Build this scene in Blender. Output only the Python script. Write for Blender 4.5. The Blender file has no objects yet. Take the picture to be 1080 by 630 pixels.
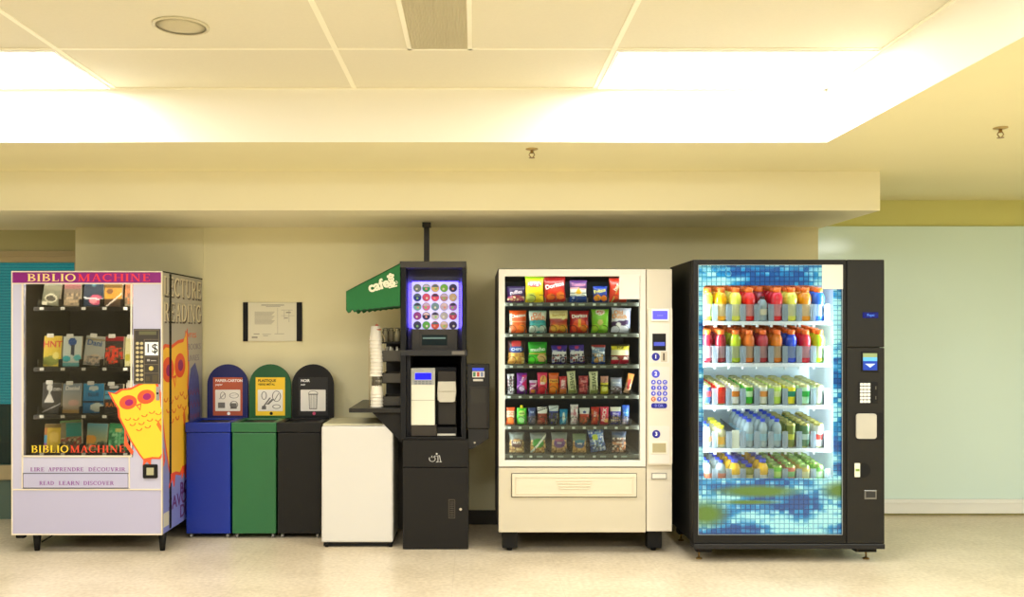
import bpy, bmesh, math, random
from mathutils import Vector, Matrix
random.seed(7)
C = bpy.context.scene.collection
PI = math.pi
FX, CX0, CY0, CH = 950.0, 500.0, 350.0, 1.42      # lens in pixels, vanishing point, eye height

def X(px, D): return (px - CX0) * D / FX
def Z(py, D): return CH + (CY0 - py) * D / FX
def lin(c):
    r = []
    for v in c[:3]:
        v = v / 255.0
        r.append(v / 12.92 if v <= 0.04045 else ((v + 0.055) / 1.055) ** 2.4)
    return tuple(r) + (1.0,)

# ------------------------------------------------------------------ materials
_m = {}
def mat(name, col, rough=0.5, metal=0.0, noise=0.0, nscale=20.0, bump=0.0, spec=0.5, emit=None, es=0.0, coat=0.0):
    if name in _m: return _m[name]
    m = bpy.data.materials.new(name); m.use_nodes = True
    nt = m.node_tree; b = nt.nodes['Principled BSDF']
    c = lin(col)
    b.inputs['Base Color'].default_value = c
    b.inputs['Roughness'].default_value = rough
    b.inputs['Metallic'].default_value = metal
    b.inputs['Specular IOR Level'].default_value = spec
    b.inputs['Coat Weight'].default_value = coat
    if noise or bump:
        tc = nt.nodes.new('ShaderNodeTexCoord'); n = nt.nodes.new('ShaderNodeTexNoise')
        n.inputs['Scale'].default_value = nscale; n.inputs['Detail'].default_value = 6
        nt.links.new(tc.outputs['Object'], n.inputs['Vector'])
        if noise:
            mx = nt.nodes.new('ShaderNodeMix'); mx.data_type = 'RGBA'
            mx.inputs[6].default_value = tuple(v * (1 - noise) for v in c[:3]) + (1,)
            mx.inputs[7].default_value = tuple(min(1, v * (1 + noise)) for v in c[:3]) + (1,)
            nt.links.new(n.outputs['Fac'], mx.inputs[0]); nt.links.new(mx.outputs[2], b.inputs['Base Color'])
        if bump:
            bp = nt.nodes.new('ShaderNodeBump'); bp.inputs['Strength'].default_value = bump; bp.inputs['Distance'].default_value = 0.002
            nt.links.new(n.outputs['Fac'], bp.inputs['Height']); nt.links.new(bp.outputs['Normal'], b.inputs['Normal'])
    if emit:
        b.inputs['Emission Color'].default_value = lin(emit); b.inputs['Emission Strength'].default_value = es
    _m[name] = m
    return m

def glassmat(name, tint=(255, 255, 255), rough=0.02, haze=0.0, hazecol=(255, 255, 255)):
    if name in _m: return _m[name]
    m = bpy.data.materials.new(name); m.use_nodes = True
    nt = m.node_tree; nt.nodes.clear()
    out = nt.nodes.new('ShaderNodeOutputMaterial')
    t = nt.nodes.new('ShaderNodeBsdfTransparent'); t.inputs[0].default_value = lin(tint)
    g = nt.nodes.new('ShaderNodeBsdfGlossy'); g.inputs['Roughness'].default_value = rough
    fr = nt.nodes.new('ShaderNodeFresnel'); fr.inputs['IOR'].default_value = 1.45
    mx = nt.nodes.new('ShaderNodeMixShader')
    last = t
    if haze:
        d = nt.nodes.new('ShaderNodeBsdfDiffuse'); d.inputs[0].default_value = lin(hazecol)
        m2 = nt.nodes.new('ShaderNodeMixShader'); m2.inputs[0].default_value = haze
        nt.links.new(t.outputs[0], m2.inputs[1]); nt.links.new(d.outputs[0], m2.inputs[2]); last = m2
    nt.links.new(fr.outputs[0], mx.inputs[0]); nt.links.new(last.outputs[0], mx.inputs[1]); nt.links.new(g.outputs[0], mx.inputs[2])
    nt.links.new(mx.outputs[0], out.inputs[0])
    _m[name] = m
    return m

def emitmat(name, col, s):
    if name in _m: return _m[name]
    m = bpy.data.materials.new(name); m.use_nodes = True
    nt = m.node_tree; nt.nodes.clear()
    out = nt.nodes.new('ShaderNodeOutputMaterial'); e = nt.nodes.new('ShaderNodeEmission')
    e.inputs[0].default_value = lin(col); e.inputs[1].default_value = s
    nt.links.new(e.outputs[0], out.inputs[0]); _m[name] = m
    return m

def attrmat(name, rough=0.35, spec=0.5):
    m = bpy.data.materials.new(name); m.use_nodes = True
    nt = m.node_tree; b = nt.nodes['Principled BSDF']
    a = nt.nodes.new('ShaderNodeAttribute'); a.attribute_name = 'Col'
    nt.links.new(a.outputs['Color'], b.inputs['Base Color'])
    b.inputs['Roughness'].default_value = rough; b.inputs['Specular IOR Level'].default_value = spec
    _m[name] = m
    return m
FOIL = attrmat('printed_foil', 0.28)
PAPER = attrmat('printed_paper', 0.5, 0.3)

def floor_material():
    m = bpy.data.materials.new('floor_tile'); m.use_nodes = True
    nt = m.node_tree; b = nt.nodes['Principled BSDF']
    tc = nt.nodes.new('ShaderNodeTexCoord')
    n1 = nt.nodes.new('ShaderNodeTexNoise'); n1.inputs['Scale'].default_value = 2.2; n1.inputs['Detail'].default_value = 8; n1.inputs['Roughness'].default_value = 0.65
    n2 = nt.nodes.new('ShaderNodeTexNoise'); n2.inputs['Scale'].default_value = 38; n2.inputs['Detail'].default_value = 6
    br = nt.nodes.new('ShaderNodeTexBrick'); br.offset = 0.0
    br.inputs['Scale'].default_value = 1.0; br.inputs['Brick Width'].default_value = 0.61; br.inputs['Row Height'].default_value = 0.61
    br.inputs['Mortar Size'].default_value = 0.0018; br.inputs['Mortar Smooth'].default_value = 0.3
    br.inputs['Color1'].default_value = (1, 1, 1, 1); br.inputs['Color2'].default_value = (.965, .965, .96, 1); br.inputs['Mortar'].default_value = (.86, .85, .82, 1)
    mp = nt.nodes.new('ShaderNodeMapping'); mp.inputs['Rotation'].default_value = (0, 0, math.radians(0))
    mp.inputs['Location'].default_value = (0.12, 0.3, 0)
    nt.links.new(tc.outputs['Object'], mp.inputs[0]); nt.links.new(mp.outputs[0], br.inputs['Vector'])
    nt.links.new(tc.outputs['Object'], n1.inputs['Vector']); nt.links.new(tc.outputs['Object'], n2.inputs['Vector'])
    r1 = nt.nodes.new('ShaderNodeMix'); r1.data_type = 'RGBA'
    r1.inputs[6].default_value = lin((196, 180, 150)); r1.inputs[7].default_value = lin((230, 216, 190))
    ad = nt.nodes.new('ShaderNodeMath'); ad.operation = 'MULTIPLY_ADD'; ad.inputs[1].default_value = 0.5
    nt.links.new(n1.outputs['Fac'], ad.inputs[0])
    h = nt.nodes.new('ShaderNodeMath'); h.operation = 'MULTIPLY'; h.inputs[1].default_value = 0.5
    nt.links.new(n2.outputs['Fac'], h.inputs[0]); nt.links.new(h.outputs[0], ad.inputs[2])
    st = nt.nodes.new('ShaderNodeMapRange'); st.inputs[1].default_value = 0.36; st.inputs[2].default_value = 0.64
    nt.links.new(ad.outputs[0], st.inputs[0]); nt.links.new(st.outputs[0], r1.inputs[0])
    mu = nt.nodes.new('ShaderNodeMix'); mu.data_type = 'RGBA'; mu.blend_type = 'MULTIPLY'; mu.inputs[0].default_value = 1
    nt.links.new(r1.outputs[2], mu.inputs[6]); nt.links.new(br.outputs['Color'], mu.inputs[7])
    nt.links.new(mu.outputs[2], b.inputs['Base Color'])
    b.inputs['Roughness'].default_value = 0.3; b.inputs['Specular IOR Level'].default_value = 0.45
    return m

def mosaic_material():
    """blue / cyan mosaic with olive patches, as printed on the cold drink machine's door"""
    m = bpy.data.materials.new('mosaic_print'); m.use_nodes = True
    nt = m.node_tree; b = nt.nodes['Principled BSDF']; L = nt.links.new
    tc = nt.nodes.new('ShaderNodeTexCoord'); mp = nt.nodes.new('ShaderNodeMapping')
    L(tc.outputs['Object'], mp.inputs[0])
    sep = nt.nodes.new('ShaderNodeSeparateXYZ'); L(mp.outputs[0], sep.inputs[0])
    cell = 0.0298
    def cellfrac(src):
        d = nt.nodes.new('ShaderNodeMath'); d.operation = 'DIVIDE'; d.inputs[1].default_value = cell; L(src, d.inputs[0])
        f = nt.nodes.new('ShaderNodeMath'); f.operation = 'FRACT'; L(d.outputs[0], f.inputs[0])
        fl = nt.nodes.new('ShaderNodeMath'); fl.operation = 'FLOOR'; L(d.outputs[0], fl.inputs[0])
        s = nt.nodes.new('ShaderNodeMath'); s.operation = 'SUBTRACT'; s.inputs[1].default_value = 0.5; L(f.outputs[0], s.inputs[0])
        a = nt.nodes.new('ShaderNodeMath'); a.operation = 'ABSOLUTE'; L(s.outputs[0], a.inputs[0])
        g = nt.nodes.new('ShaderNodeMath'); g.operation = 'LESS_THAN'; g.inputs[1].default_value = 0.40; L(a.outputs[0], g.inputs[0])
        return fl.outputs[0], g.outputs[0]
    fx, gx = cellfrac(sep.outputs[0]); fz, gz = cellfrac(sep.outputs[2])
    inside = nt.nodes.new('ShaderNodeMath'); inside.operation = 'MULTIPLY'; L(gx, inside.inputs[0]); L(gz, inside.inputs[1])
    cb = nt.nodes.new('ShaderNodeCombineXYZ'); L(fx, cb.inputs[0]); L(fz, cb.inputs[1])
    wn = nt.nodes.new('ShaderNodeTexWhiteNoise'); L(cb.outputs[0], wn.inputs['Vector'])
    ms = nt.nodes.new('ShaderNodeMapping'); ms.inputs['Scale'].default_value = (1.9, 1, 7.0); ms.inputs['Location'].default_value = (3.1, 0, 1.7)
    L(tc.outputs['Object'], ms.inputs[0])
    big = nt.nodes.new('ShaderNodeTexNoise'); big.inputs['Scale'].default_value = 1.6; big.inputs['Detail'].default_value = 2.5; L(ms.outputs[0], big.inputs['Vector'])
    ramp = nt.nodes.new('ShaderNodeValToRGB'); cr = ramp.color_ramp
    cr.elements[0].position = 0.34; cr.elements[0].color = lin((6, 70, 140))
    cr.elements[1].position = 0.66; cr.elements[1].color = lin((200, 245, 245))
    for p, c in ((0.43, (6, 84, 160)), (0.50, (20, 140, 200)), (0.58, (90, 205, 225))):
        e = cr.elements.new(p); e.color = lin(c)
    L(big.outputs['Fac'], ramp.inputs[0])
    # lighter squares
    addf = nt.nodes.new('ShaderNodeMath'); addf.operation = 'MULTIPLY_ADD'; addf.inputs[1].default_value = 0.16; L(wn.outputs[0], addf.inputs[0]); L(big.outputs['Fac'], addf.inputs[2])
    ramp2 = nt.nodes.new('ShaderNodeValToRGB'); c2 = ramp2.color_ramp
    c2.elements[0].position = 0.46; c2.elements[0].color = lin((8, 84, 160))
    c2.elements[1].position = 0.70; c2.elements[1].color = lin((200, 250, 250))
    e = c2.elements.new(0.57); e.color = lin((40, 155, 210))
    L(addf.outputs[0], ramp2.inputs[0])
    mx = nt.nodes.new('ShaderNodeMix'); mx.data_type = 'RGBA'
    L(inside.outputs[0], mx.inputs[0])
    dk = nt.nodes.new('ShaderNodeMix'); dk.data_type = 'RGBA'; dk.blend_type = 'MULTIPLY'; dk.inputs[0].default_value = 1; dk.inputs[7].default_value = (.42, .55, .66, 1)
    L(ramp.outputs[0], dk.inputs[6]); L(dk.outputs[2], mx.inputs[6]); L(ramp2.outputs[0], mx.inputs[7])
    # olive patches: soft ellipses in the lower half of the print
    def ell(cx, cz, rx, rz, soft):
        sx = nt.nodes.new('ShaderNodeMath'); sx.operation = 'SUBTRACT'; sx.inputs[1].default_value = cx; L(sep.outputs[0], sx.inputs[0])
        dx = nt.nodes.new('ShaderNodeMath'); dx.operation = 'DIVIDE'; dx.inputs[1].default_value = rx; L(sx.outputs[0], dx.inputs[0])
        sz = nt.nodes.new('ShaderNodeMath'); sz.operation = 'SUBTRACT'; sz.inputs[1].default_value = cz; L(sep.outputs[2], sz.inputs[0])
        dz = nt.nodes.new('ShaderNodeMath'); dz.operation = 'DIVIDE'; dz.inputs[1].default_value = rz; L(sz.outputs[0], dz.inputs[0])
        px = nt.nodes.new('ShaderNodeMath'); px.operation = 'MULTIPLY'; L(dx.outputs[0], px.inputs[0]); L(dx.outputs[0], px.inputs[1])
        pz = nt.nodes.new('ShaderNodeMath'); pz.operation = 'MULTIPLY_ADD'; L(dz.outputs[0], pz.inputs[0]); L(dz.outputs[0], pz.inputs[1]); L(px.outputs[0], pz.inputs[2])
        mr = nt.nodes.new('ShaderNodeMapRange'); mr.inputs[1].default_value = 1.0 + soft; mr.inputs[2].default_value = 1.0 - soft; L(pz.outputs[0], mr.inputs[0])
        return mr.outputs[0]
    D = 5.52
    es = [ell(X(800, D), Z(519, D), 0.24, 0.034, .7), ell(X(745, D), Z(543, D), 0.12, 0.075, .8), ell(X(888, D), Z(518, D), 0.10, 0.05, .8), ell(X(790, D), Z(530.5, D), .17, .012, .8)]
    cur = mx.outputs[2]
    for q, o in enumerate(es):
        k = nt.nodes.new('ShaderNodeMix'); k.data_type = 'RGBA'; k.inputs[7].default_value = lin((100, 132, 40))
        L(o, k.inputs[0]); L(cur, k.inputs[6]); cur = k.outputs[2]
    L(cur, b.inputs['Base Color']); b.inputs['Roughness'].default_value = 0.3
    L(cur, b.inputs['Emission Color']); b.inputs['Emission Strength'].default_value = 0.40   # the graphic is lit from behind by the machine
    return m

# ------------------------------------------------------------------ mesh helpers
org = {}
def NB(): return bmesh.new()
def bx(bm, x0, x1, y0, y1, z0, z1, mi=0, bev=0.0, seg=2):
    if x0 > x1: x0, x1 = x1, x0
    if y0 > y1: y0, y1 = y1, y0
    if z0 > z1: z0, z1 = z1, z0
    vs = [bm.verts.new(p) for p in ((x0,y0,z0),(x1,y0,z0),(x1,y1,z0),(x0,y1,z0),(x0,y0,z1),(x1,y0,z1),(x1,y1,z1),(x0,y1,z1))]
    fs = [bm.faces.new([vs[i] for i in q]) for q in ((0,3,2,1),(4,5,6,7),(0,1,5,4),(1,2,6,5),(2,3,7,6),(3,0,4,7))]
    for f in fs: f.material_index = mi
    if bev > 0:
        es = list({e for f in fs for e in f.edges})
        r = bmesh.ops.bevel(bm, geom=es, offset=min(bev, .45*min(x1-x0, y1-y0, z1-z0)), segments=seg, profile=0.5, affect='EDGES')
        for f in r['faces']: f.material_index = mi
    return vs
def fb(bm, px0, py0, px1, py1, D, d0, d1, mi=0, bev=0.0):
    """box whose front outline is measured in the plane at distance D, from depth D+d0 to D+d1"""
    return bx(bm, X(px0, D), X(px1, D), D + d0, D + d1, Z(py0, D), Z(py1, D), mi, bev)
def prism(bm, pts, M, t, mi=0):
    """outline pts (u,v) extruded from w=0 to w=t and placed by matrix M"""
    a = [bm.verts.new(M @ Vector((u, v, 0))) for u, v in pts]; b = [bm.verts.new(M @ Vector((u, v, t))) for u, v in pts]
    n = len(pts)
    try:
        fs = [bm.faces.new(a[::-1]), bm.faces.new(b)]
        for i in range(n): fs.append(bm.faces.new((a[i], a[(i+1) % n], b[(i+1) % n], b[i])))
        for f in fs: f.material_index = mi
    except ValueError: pass
def lathe(bm, prof, cx=0, cy=0, z0=0, seg=16, cap=True):
    """prof: list of (r, z, material)"""
    rings = []
    for r, z, mi in prof:
        rings.append([bm.verts.new((cx + r*math.cos(2*PI*i/seg), cy + r*math.sin(2*PI*i/seg), z0+z)) for i in range(seg)])
    for k in range(len(prof)-1):
        for i in range(seg):
            f = bm.faces.new((rings[k][i], rings[k][(i+1)%seg], rings[k+1][(i+1)%seg], rings[k+1][i])); f.material_index = prof[k+1][2]; f.smooth = True
    if cap:
        f = bm.faces.new(rings[0][::-1]); f.material_index = prof[0][2]
        f = bm.faces.new(rings[-1]); f.material_index = prof[-1][2]
def cyl(bm, p, q, r, seg=16, mi=0, r2=None):
    p, q = Vector(p), Vector(q); d = q - p; L = d.length
    M = Matrix.Translation(p) @ d.to_track_quat('Z', 'Y').to_matrix().to_4x4()
    r2 = r if r2 is None else r2
    a = [bm.verts.new(M @ Vector((r*math.cos(2*PI*i/seg), r*math.sin(2*PI*i/seg), 0))) for i in range(seg)]
    b = [bm.verts.new(M @ Vector((r2*math.cos(2*PI*i/seg), r2*math.sin(2*PI*i/seg), L))) for i in range(seg)]
    for i in range(seg):
        f = bm.faces.new((a[i], a[(i+1)%seg], b[(i+1)%seg], b[i])); f.material_index = mi; f.smooth = True
    f = bm.faces.new(a[::-1]); f.material_index = mi; f = bm.faces.new(b); f.material_index = mi
def tube(bm, pts, r, seg=6, mi=0):
    pts = [Vector(p) for p in pts]; rings = []
    for i, p in enumerate(pts):
        t = (pts[min(i+1, len(pts)-1)] - pts[max(i-1, 0)]).normalized()
        q = t.to_track_quat('Z', 'Y')
        rings.append([bm.verts.new(p + q @ Vector((r*math.cos(2*PI*k/seg), r*math.sin(2*PI*k/seg), 0))) for k in range(seg)])
    for a, b in zip(rings, rings[1:]):
        # align rings to avoid twisting
        best = min(range(seg), key=lambda s: sum((a[k].co - b[(k+s) % seg].co).length for k in range(seg)))
        b[:] = b[best:] + b[:best]
        for k in range(seg):
            f = bm.faces.new((a[k], a[(k+1)%seg], b[(k+1)%seg], b[k])); f.smooth = True; f.material_index = mi
    bm.faces.new(rings[0][::-1]).material_index = mi; bm.faces.new(rings[-1]).material_index = mi
def circ(cx, cy, rx, ry=None, n=24, a0=0, a1=360):
    ry = rx if ry is None else ry
    full = abs(a1 - a0) >= 360
    return [(cx + rx*math.cos(math.radians(a0 + (a1-a0)*i/(n if full else n-1))), cy + ry*math.sin(math.radians(a0 + (a1-a0)*i/(n if full else n-1)))) for i in range(n)]
def rrect(x0, y0, x1, y1, r, n=5):
    if x0 > x1: x0, x1 = x1, x0
    if y0 > y1: y0, y1 = y1, y0
    p = []
    for cx, cy, a in ((x1-r, y0+r, -90), (x1-r, y1-r, 0), (x0+r, y1-r, 90), (x0+r, y0+r, 180)):
        for i in range(n): t = math.radians(a + 90*i/(n-1)); p.append((cx + r*math.cos(t), cy + r*math.sin(t)))
    return p
def arc_poly(cx, cy, rx, ry, a0, a1, t, n=14):
    o = circ(cx, cy, rx, ry, n, a0, a1); i = circ(cx, cy, rx - t, ry - t*0.7, n, a0, a1)
    return o + i[::-1]
def FR(x, y, z):      # local frame facing the camera: u right, v up, w towards the viewer
    return Matrix(((1,0,0,x),(0,0,-1,y),(0,1,0,z),(0,0,0,1)))
def SD(x, y, z):      # local frame on a face that looks to +X: u runs deeper, v up, w out
    return Matrix(((0,0,1,x),(1,0,0,y),(0,1,0,z),(0,0,0,1)))
def FP(px, py, D, off=0.0): return FR(X(px, D), D - off, Z(py, D))

def mk(name, bm, mats, parent=None, loc=None, smooth=None):
    """links bm (built in world space) as ONE mesh object"""
    if not isinstance(mats, (list, tuple)): mats = [mats]
    me = bpy.data.meshes.new(name)
    o0 = org[parent.name] if parent else Vector(loc if loc else (0, 0, 0))
    bmesh.ops.translate(bm, verts=bm.verts, vec=-o0)
    bmesh.ops.recalc_face_normals(bm, faces=bm.faces)
    bm.to_mesh(me); bm.free()
    for m in mats: me.materials.append(m)
    o = bpy.data.objects.new(name, me); C.objects.link(o)
    if parent: o.parent = parent
    else: o.location = o0
    org[o.name] = o0
    if smooth is not None: me.shade_smooth() if smooth else None
    return o
def thing(name, label, cat, loc=(0,0,0), group=None):
    o = bpy.data.objects.new(name, None); C.objects.link(o); o.empty_display_size = 0.1
    o.location = loc; org[o.name] = Vector(loc)
    return tag(o, label, cat, group)
def tag(o, label, cat, group=None):
    o['label'] = label; o['category'] = cat
    if group: o['group'] = group
    return o
def struct(name, bm, mats, parent=None):
    o = mk(name, bm, mats, parent)
    if not parent: o['kind'] = 'structure'
    return o
def copy_tree(o, parent=None):
    c = o.copy(); C.objects.link(c)
    if parent: c.parent = parent
    org[c.name] = org[o.name]
    for ch in list(o.children): copy_tree(ch, c)
    return c

# lettering --------------------------------------------------------------
def text_polys_mesh(bm, body, M, size, mi=0, t=0.0015, align='CENTER', bold=0.0, space=1.0, warp=None, sx=1.0):
    cu = bpy.data.curves.new('txt', 'FONT'); cu.body = body; cu.size = size; cu.align_x = align; cu.align_y = 'CENTER'
    cu.extrude = t / 2; cu.offset = bold; cu.space_character = space; cu.resolution_u = 3
    ob = bpy.data.objects.new('txt', cu); C.objects.link(ob)
    dg = bpy.context.evaluated_depsgraph_get(); dg.update()
    me = bpy.data.meshes.new_from_object(ob.evaluated_get(dg))
    n0 = len(bm.verts); nf = len(bm.faces)
    bm.from_mesh(me); bm.verts.ensure_lookup_table(); bm.faces.ensure_lookup_table()
    for v in bm.verts[n0:]:
        p = v.co.copy(); p.z += t/2; p.x *= sx
        if warp: p = warp(p)
        v.co = M @ p
    for f in bm.faces[nf:]: f.material_index = mi
    bpy.data.objects.remove(ob); bpy.data.curves.remove(cu); bpy.data.meshes.remove(me)

def box2(x0, y0, x1, y1): return [(x0, y0), (x1, y0), (x1, y1), (x0, y1)]
def bar(x0, y0, x1, y1, w): return [(x0 - w/2, y0), (x0 + w/2, y0), (x1 + w/2, y1), (x1 - w/2, y1)]
TK, TN = 0.155, 0.065
def stem(x): return [box2(x-TK/2, 0, x+TK/2, 1), box2(x-.14, 0, x+.14, .05), box2(x-.14, .95, x+.14, 1)]
def glyph(c):
    acc = c == 'É'
    if acc: c = 'E'
    if c == 'I': w, p = .30, stem(.15)
    elif c == 'L': w, p = .62, stem(.16) + [box2(.16, 0, .58, TN), box2(.53, 0, .58, .26)]
    elif c == 'E':
        w, p = .66, stem(.16) + [box2(.16, 0, .60, TN), box2(.55, 0, .60, .24), box2(.16, 1-TN, .58, 1), box2(.53, .78, .58, 1), box2(.16, .48, .46, .54), box2(.42, .40, .46, .62)]
    elif c == 'T': w, p = .70, stem(.35) + [box2(.02, 1-TN, .68, 1), box2(.02, .78, .07, 1), box2(.63, .78, .68, 1)]
    elif c == 'H': w, p = .84, stem(.16) + stem(.68) + [box2(.16, .47, .68, .53)]
    elif c == 'B': w, p = .70, stem(.16) + [arc_poly(.30, .75, .32, .25, -90, 90, .12), arc_poly(.30, .26, .38, .27, -90, 90, .13), box2(.16, 0, .32, .05), box2(.16, .48, .32, .53), box2(.16, .95, .32, 1)]
    elif c == 'P': w, p = .66, stem(.16) + [arc_poly(.30, .73, .34, .27, -90, 90, .13), box2(.16, .46, .32, .51), box2(.16, .95, .32, 1)]
    elif c == 'R': w, p = .78, stem(.16) + [arc_poly(.30, .73, .33, .27, -90, 90, .13), box2(.16, .46, .32, .51), box2(.16, .95, .32, 1), bar(.66, 0, .38, .48, TK), box2(.56, 0, .78, .05)]
    elif c == 'D': w, p = .82, stem(.16) + [arc_poly(.28, .5, .50, .5, -90, 90, .14), box2(.16, 0, .32, .05), box2(.16, .95, .32, 1)]
    elif c == 'O': w, p = .86, [arc_poly(.42, .5, .42, .51, 0, 180, .14), arc_poly(.42, .5, .42, .51, 180, 360, .14)]
    elif c == 'C': w, p = .76, [arc_poly(.42, .5, .42, .51, 48, 312, .14), box2(.64, .70, .70, .98), box2(.66, .06, .70, .20)]
    elif c == 'G': w, p = .84, [arc_poly(.42, .5, .42, .51, 48, 318, .14), box2(.64, .70, .70, .98), box2(.62, .05, .76, .45), box2(.52, .42, .84, .47)]
    elif c == 'U': w, p = .82, [box2(.09, .3, .23, 1), box2(0, .95, .32, 1), box2(.62, .3, .68, 1), box2(.50, .95, .80, 1), arc_poly(.385, .32, .295, .33, 180, 360, .09)]
    elif c == 'V': w, p = .78, [bar(.38, 0, .14, 1, TK), bar(.40, 0, .66, 1, TN), box2(0, .95, .30, 1), box2(.52, .95, .80, 1)]
    elif c == 'A': w, p = .78, [bar(.12, 0, .38, 1, TN), bar(.66, 0, .40, 1, TK), box2(.20, .32, .60, .38), box2(0, 0, .26, .05), box2(.52, 0, .80, .05)]
    elif c == 'M': w, p = .98, [box2(.10, 0, .16, 1), box2(0, 0, .26, .05), box2(.76, 0, .91, 1), box2(.68, 0, .99, .05), bar(.46, 0, .14, 1, TK), bar(.46, 0, .80, 1, TN), box2(0, .95, .2, 1), box2(.76, .95, .99, 1)]
    elif c == 'N': w, p = .86, [box2(.10, 0, .16, 1), box2(0, 0, .26, .05), box2(.66, 0, .72, 1), box2(.58, .95, .82, 1), bar(.69, 0, .16, 1, TK), box2(0, .95, .22, 1)]
    elif c == 'S': w, p = .60, [arc_poly(.29, .74, .26, .27, 40, 270, .12), arc_poly(.29, .26, .27, .27, -140, 90, .12), box2(.46, .72, .50, .96), box2(.04, .06, .08, .30)]
    else: w, p = .35, []
    if acc: p = p + [bar(.26, 1.06, .40, 1.24, .1)]
    return w, p
def serif(bm, s, M, x0, x1, h, mi=0, t=0.0012, gap=0.10):
    """serif capitals between u=x0 and u=x1, height h, centred on v=0"""
    gl = [glyph(c) for c in s]; tot = sum(g[0] for g in gl) + gap*(len(s)-1); k = (x1-x0)/tot; x = x0
    for w, ps in gl:
        for p in ps: prism(bm, [(x + u*k, (v-.5)*h) for u, v in p], M, t, mi)
        x += (w + gap)*k

# ------------------------------------------------------------------ setting
WALL = mat('wall_paint', (232, 225, 184), 0.75, noise=0.02, nscale=6, bump=0.08)
WALLP = mat('wall_paint_panel', (228, 221, 180), 0.7, noise=0.03, nscale=8)
CEILP = mat('ceiling_paint', (235, 228, 184), 0.8, noise=0.02, nscale=3)
TILE = mat('ceiling_tile', (220, 215, 192), 0.9, noise=0.03, nscale=60, bump=0.2)
TBAR = mat('ceiling_grid_paint', (244, 240, 218), 0.6)
COVE = mat('cove_paint', (246, 243, 230), 0.8)
MINT = mat('mint_glass', (218, 240, 238), 0.12, spec=0.5, noise=0.015, nscale=2)
WHITE = mat('white_paint', (238, 238, 236), 0.5)
BLK = mat('black_metal', (10, 10, 10), .5, spec=.3, noise=0.1, nscale=30)
BLKM = mat('black_matte', (11, 10, 10), .6, spec=.3)
CHR = mat('chrome', (205, 205, 205), 0.2, metal=1)
WD, RD, LD = 6.64, 6.985, 6.82

bm = NB(); bx(bm, -6, 6, -4.2, 9, -0.1, 0); struct('floor', bm, floor_material())
bm = NB(); bx(bm, X(80, WD), X(863, WD), WD, WD + .14, 0, 2.7); struct('wall_back', bm, WALL)
bm = NB(); bx(bm, X(863, WD), 6, RD, RD + .1, 0, 2.7); struct('wall_back_right', bm, mat('green_wall_paint', (214, 212, 138), .75, noise=.02, nscale=5))
bm = NB(); bx(bm, 6, 6.1, -4.2, 7.1, 0, 3); struct('wall_right', bm, mat('side_wall_paint', (225, 220, 185), .8, noise=.02, nscale=4))
bm = NB(); bx(bm, -6.1, -6, -4.2, 9, 0, 3); struct('wall_left', bm, _m['side_wall_paint'])
bm = NB(); bx(bm, -6.1, 6.1, -4.3, -4.2, 0, 3); struct('wall_front', bm, mat('far_wall_paint', (120, 112, 92), .8, noise=.05, nscale=3))
# lower ceiling at 2.44 around the raised tile field
zl, zh = 2.44, 2.73
cx1, cy1 = 1.898, 4.847
bm = NB(); bx(bm, -6, 6, cy1 + .004, RD + .1, zl, zl + .06); bx(bm, cx1 + .004, 6, -4.2, cy1 + .004, zl, zl + .06)
struct('ceiling', bm, CEILP)
bm = NB(); bx(bm, -6, cx1 + .003, cy1, cy1 + .003, zl, zh + .05); bx(bm, cx1, cx1 + .003, -4.2, cy1, zl, zh + .05)
struct('trim_1', bm, COVE)
bm = NB(); bx(bm, -6, cx1 + .02, -4.2, cy1 + .02, zh, zh + .06); struct('ceiling_tiles', bm, TILE)
gridx = [-5.79, -4.50, -3.215, -1.93, -.643, .648]
rows = [4.847 - .68*k for k in range(14)]
bm = NB()
for x in gridx: bx(bm, x - .012, x + .012, -4.2, cy1, zh - .004, zh + .001)
for y in rows[1:]: bx(bm, -6, cx1, y - .010, y + .010, zh - .003, zh + .001)
bx(bm, -6, cx1, cy1 - .018, cy1, zh - .006, zh + .001); bx(bm, cx1 - .018, cx1, -4.2, cy1, zh - .006, zh + .001)
struct('trim_2', bm, TBAR)
# bulkhead above the machines
sx1 = 2.578; sy = 5.72; zs = 2.19
bm = NB(); bx(bm, -6, sx1, sy, WD + .2, zs, zl - .0005); struct('beam', bm, mat('bulkhead_paint', (235, 229, 198), .75, noise=.015, nscale=3))
# mint glass wall
bm = NB(); bx(bm, X(863, RD) - .3, 5.95, RD - .022, RD - .002, Z(526, RD), Z(239, RD), bev=.003); struct('wall_glass_panel', bm, MINT)
bm = NB(); bx(bm, X(863, RD) - .3, 5.95, RD - .035, RD - .001, .015, Z(526, RD), bev=.004); bx(bm, X(863, RD) - .3, 5.95, RD - .042, RD - .03, Z(530, RD) - .004, Z(530, RD) + .004)
struct('baseboard_right', bm, WHITE)
bm = NB(); bx(bm, X(80, WD), X(863, WD), WD - .012, WD, 0, .105, bev=.003); struct('baseboard_back', bm, mat('dark_baseboard', (58, 54, 42), .5))
# left cover panel with its seams
bm = NB(); bx(bm, X(80, WD) + .0, X(215, WD), WD - .010, WD, .11, Z(241, WD), bev=.002)
bx(bm, X(80, WD), X(215, WD), WD - .012, WD - .009, Z(272, WD) - .0015, Z(272, WD) + .0015)
struct('trim_3', bm, WALLP)
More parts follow.
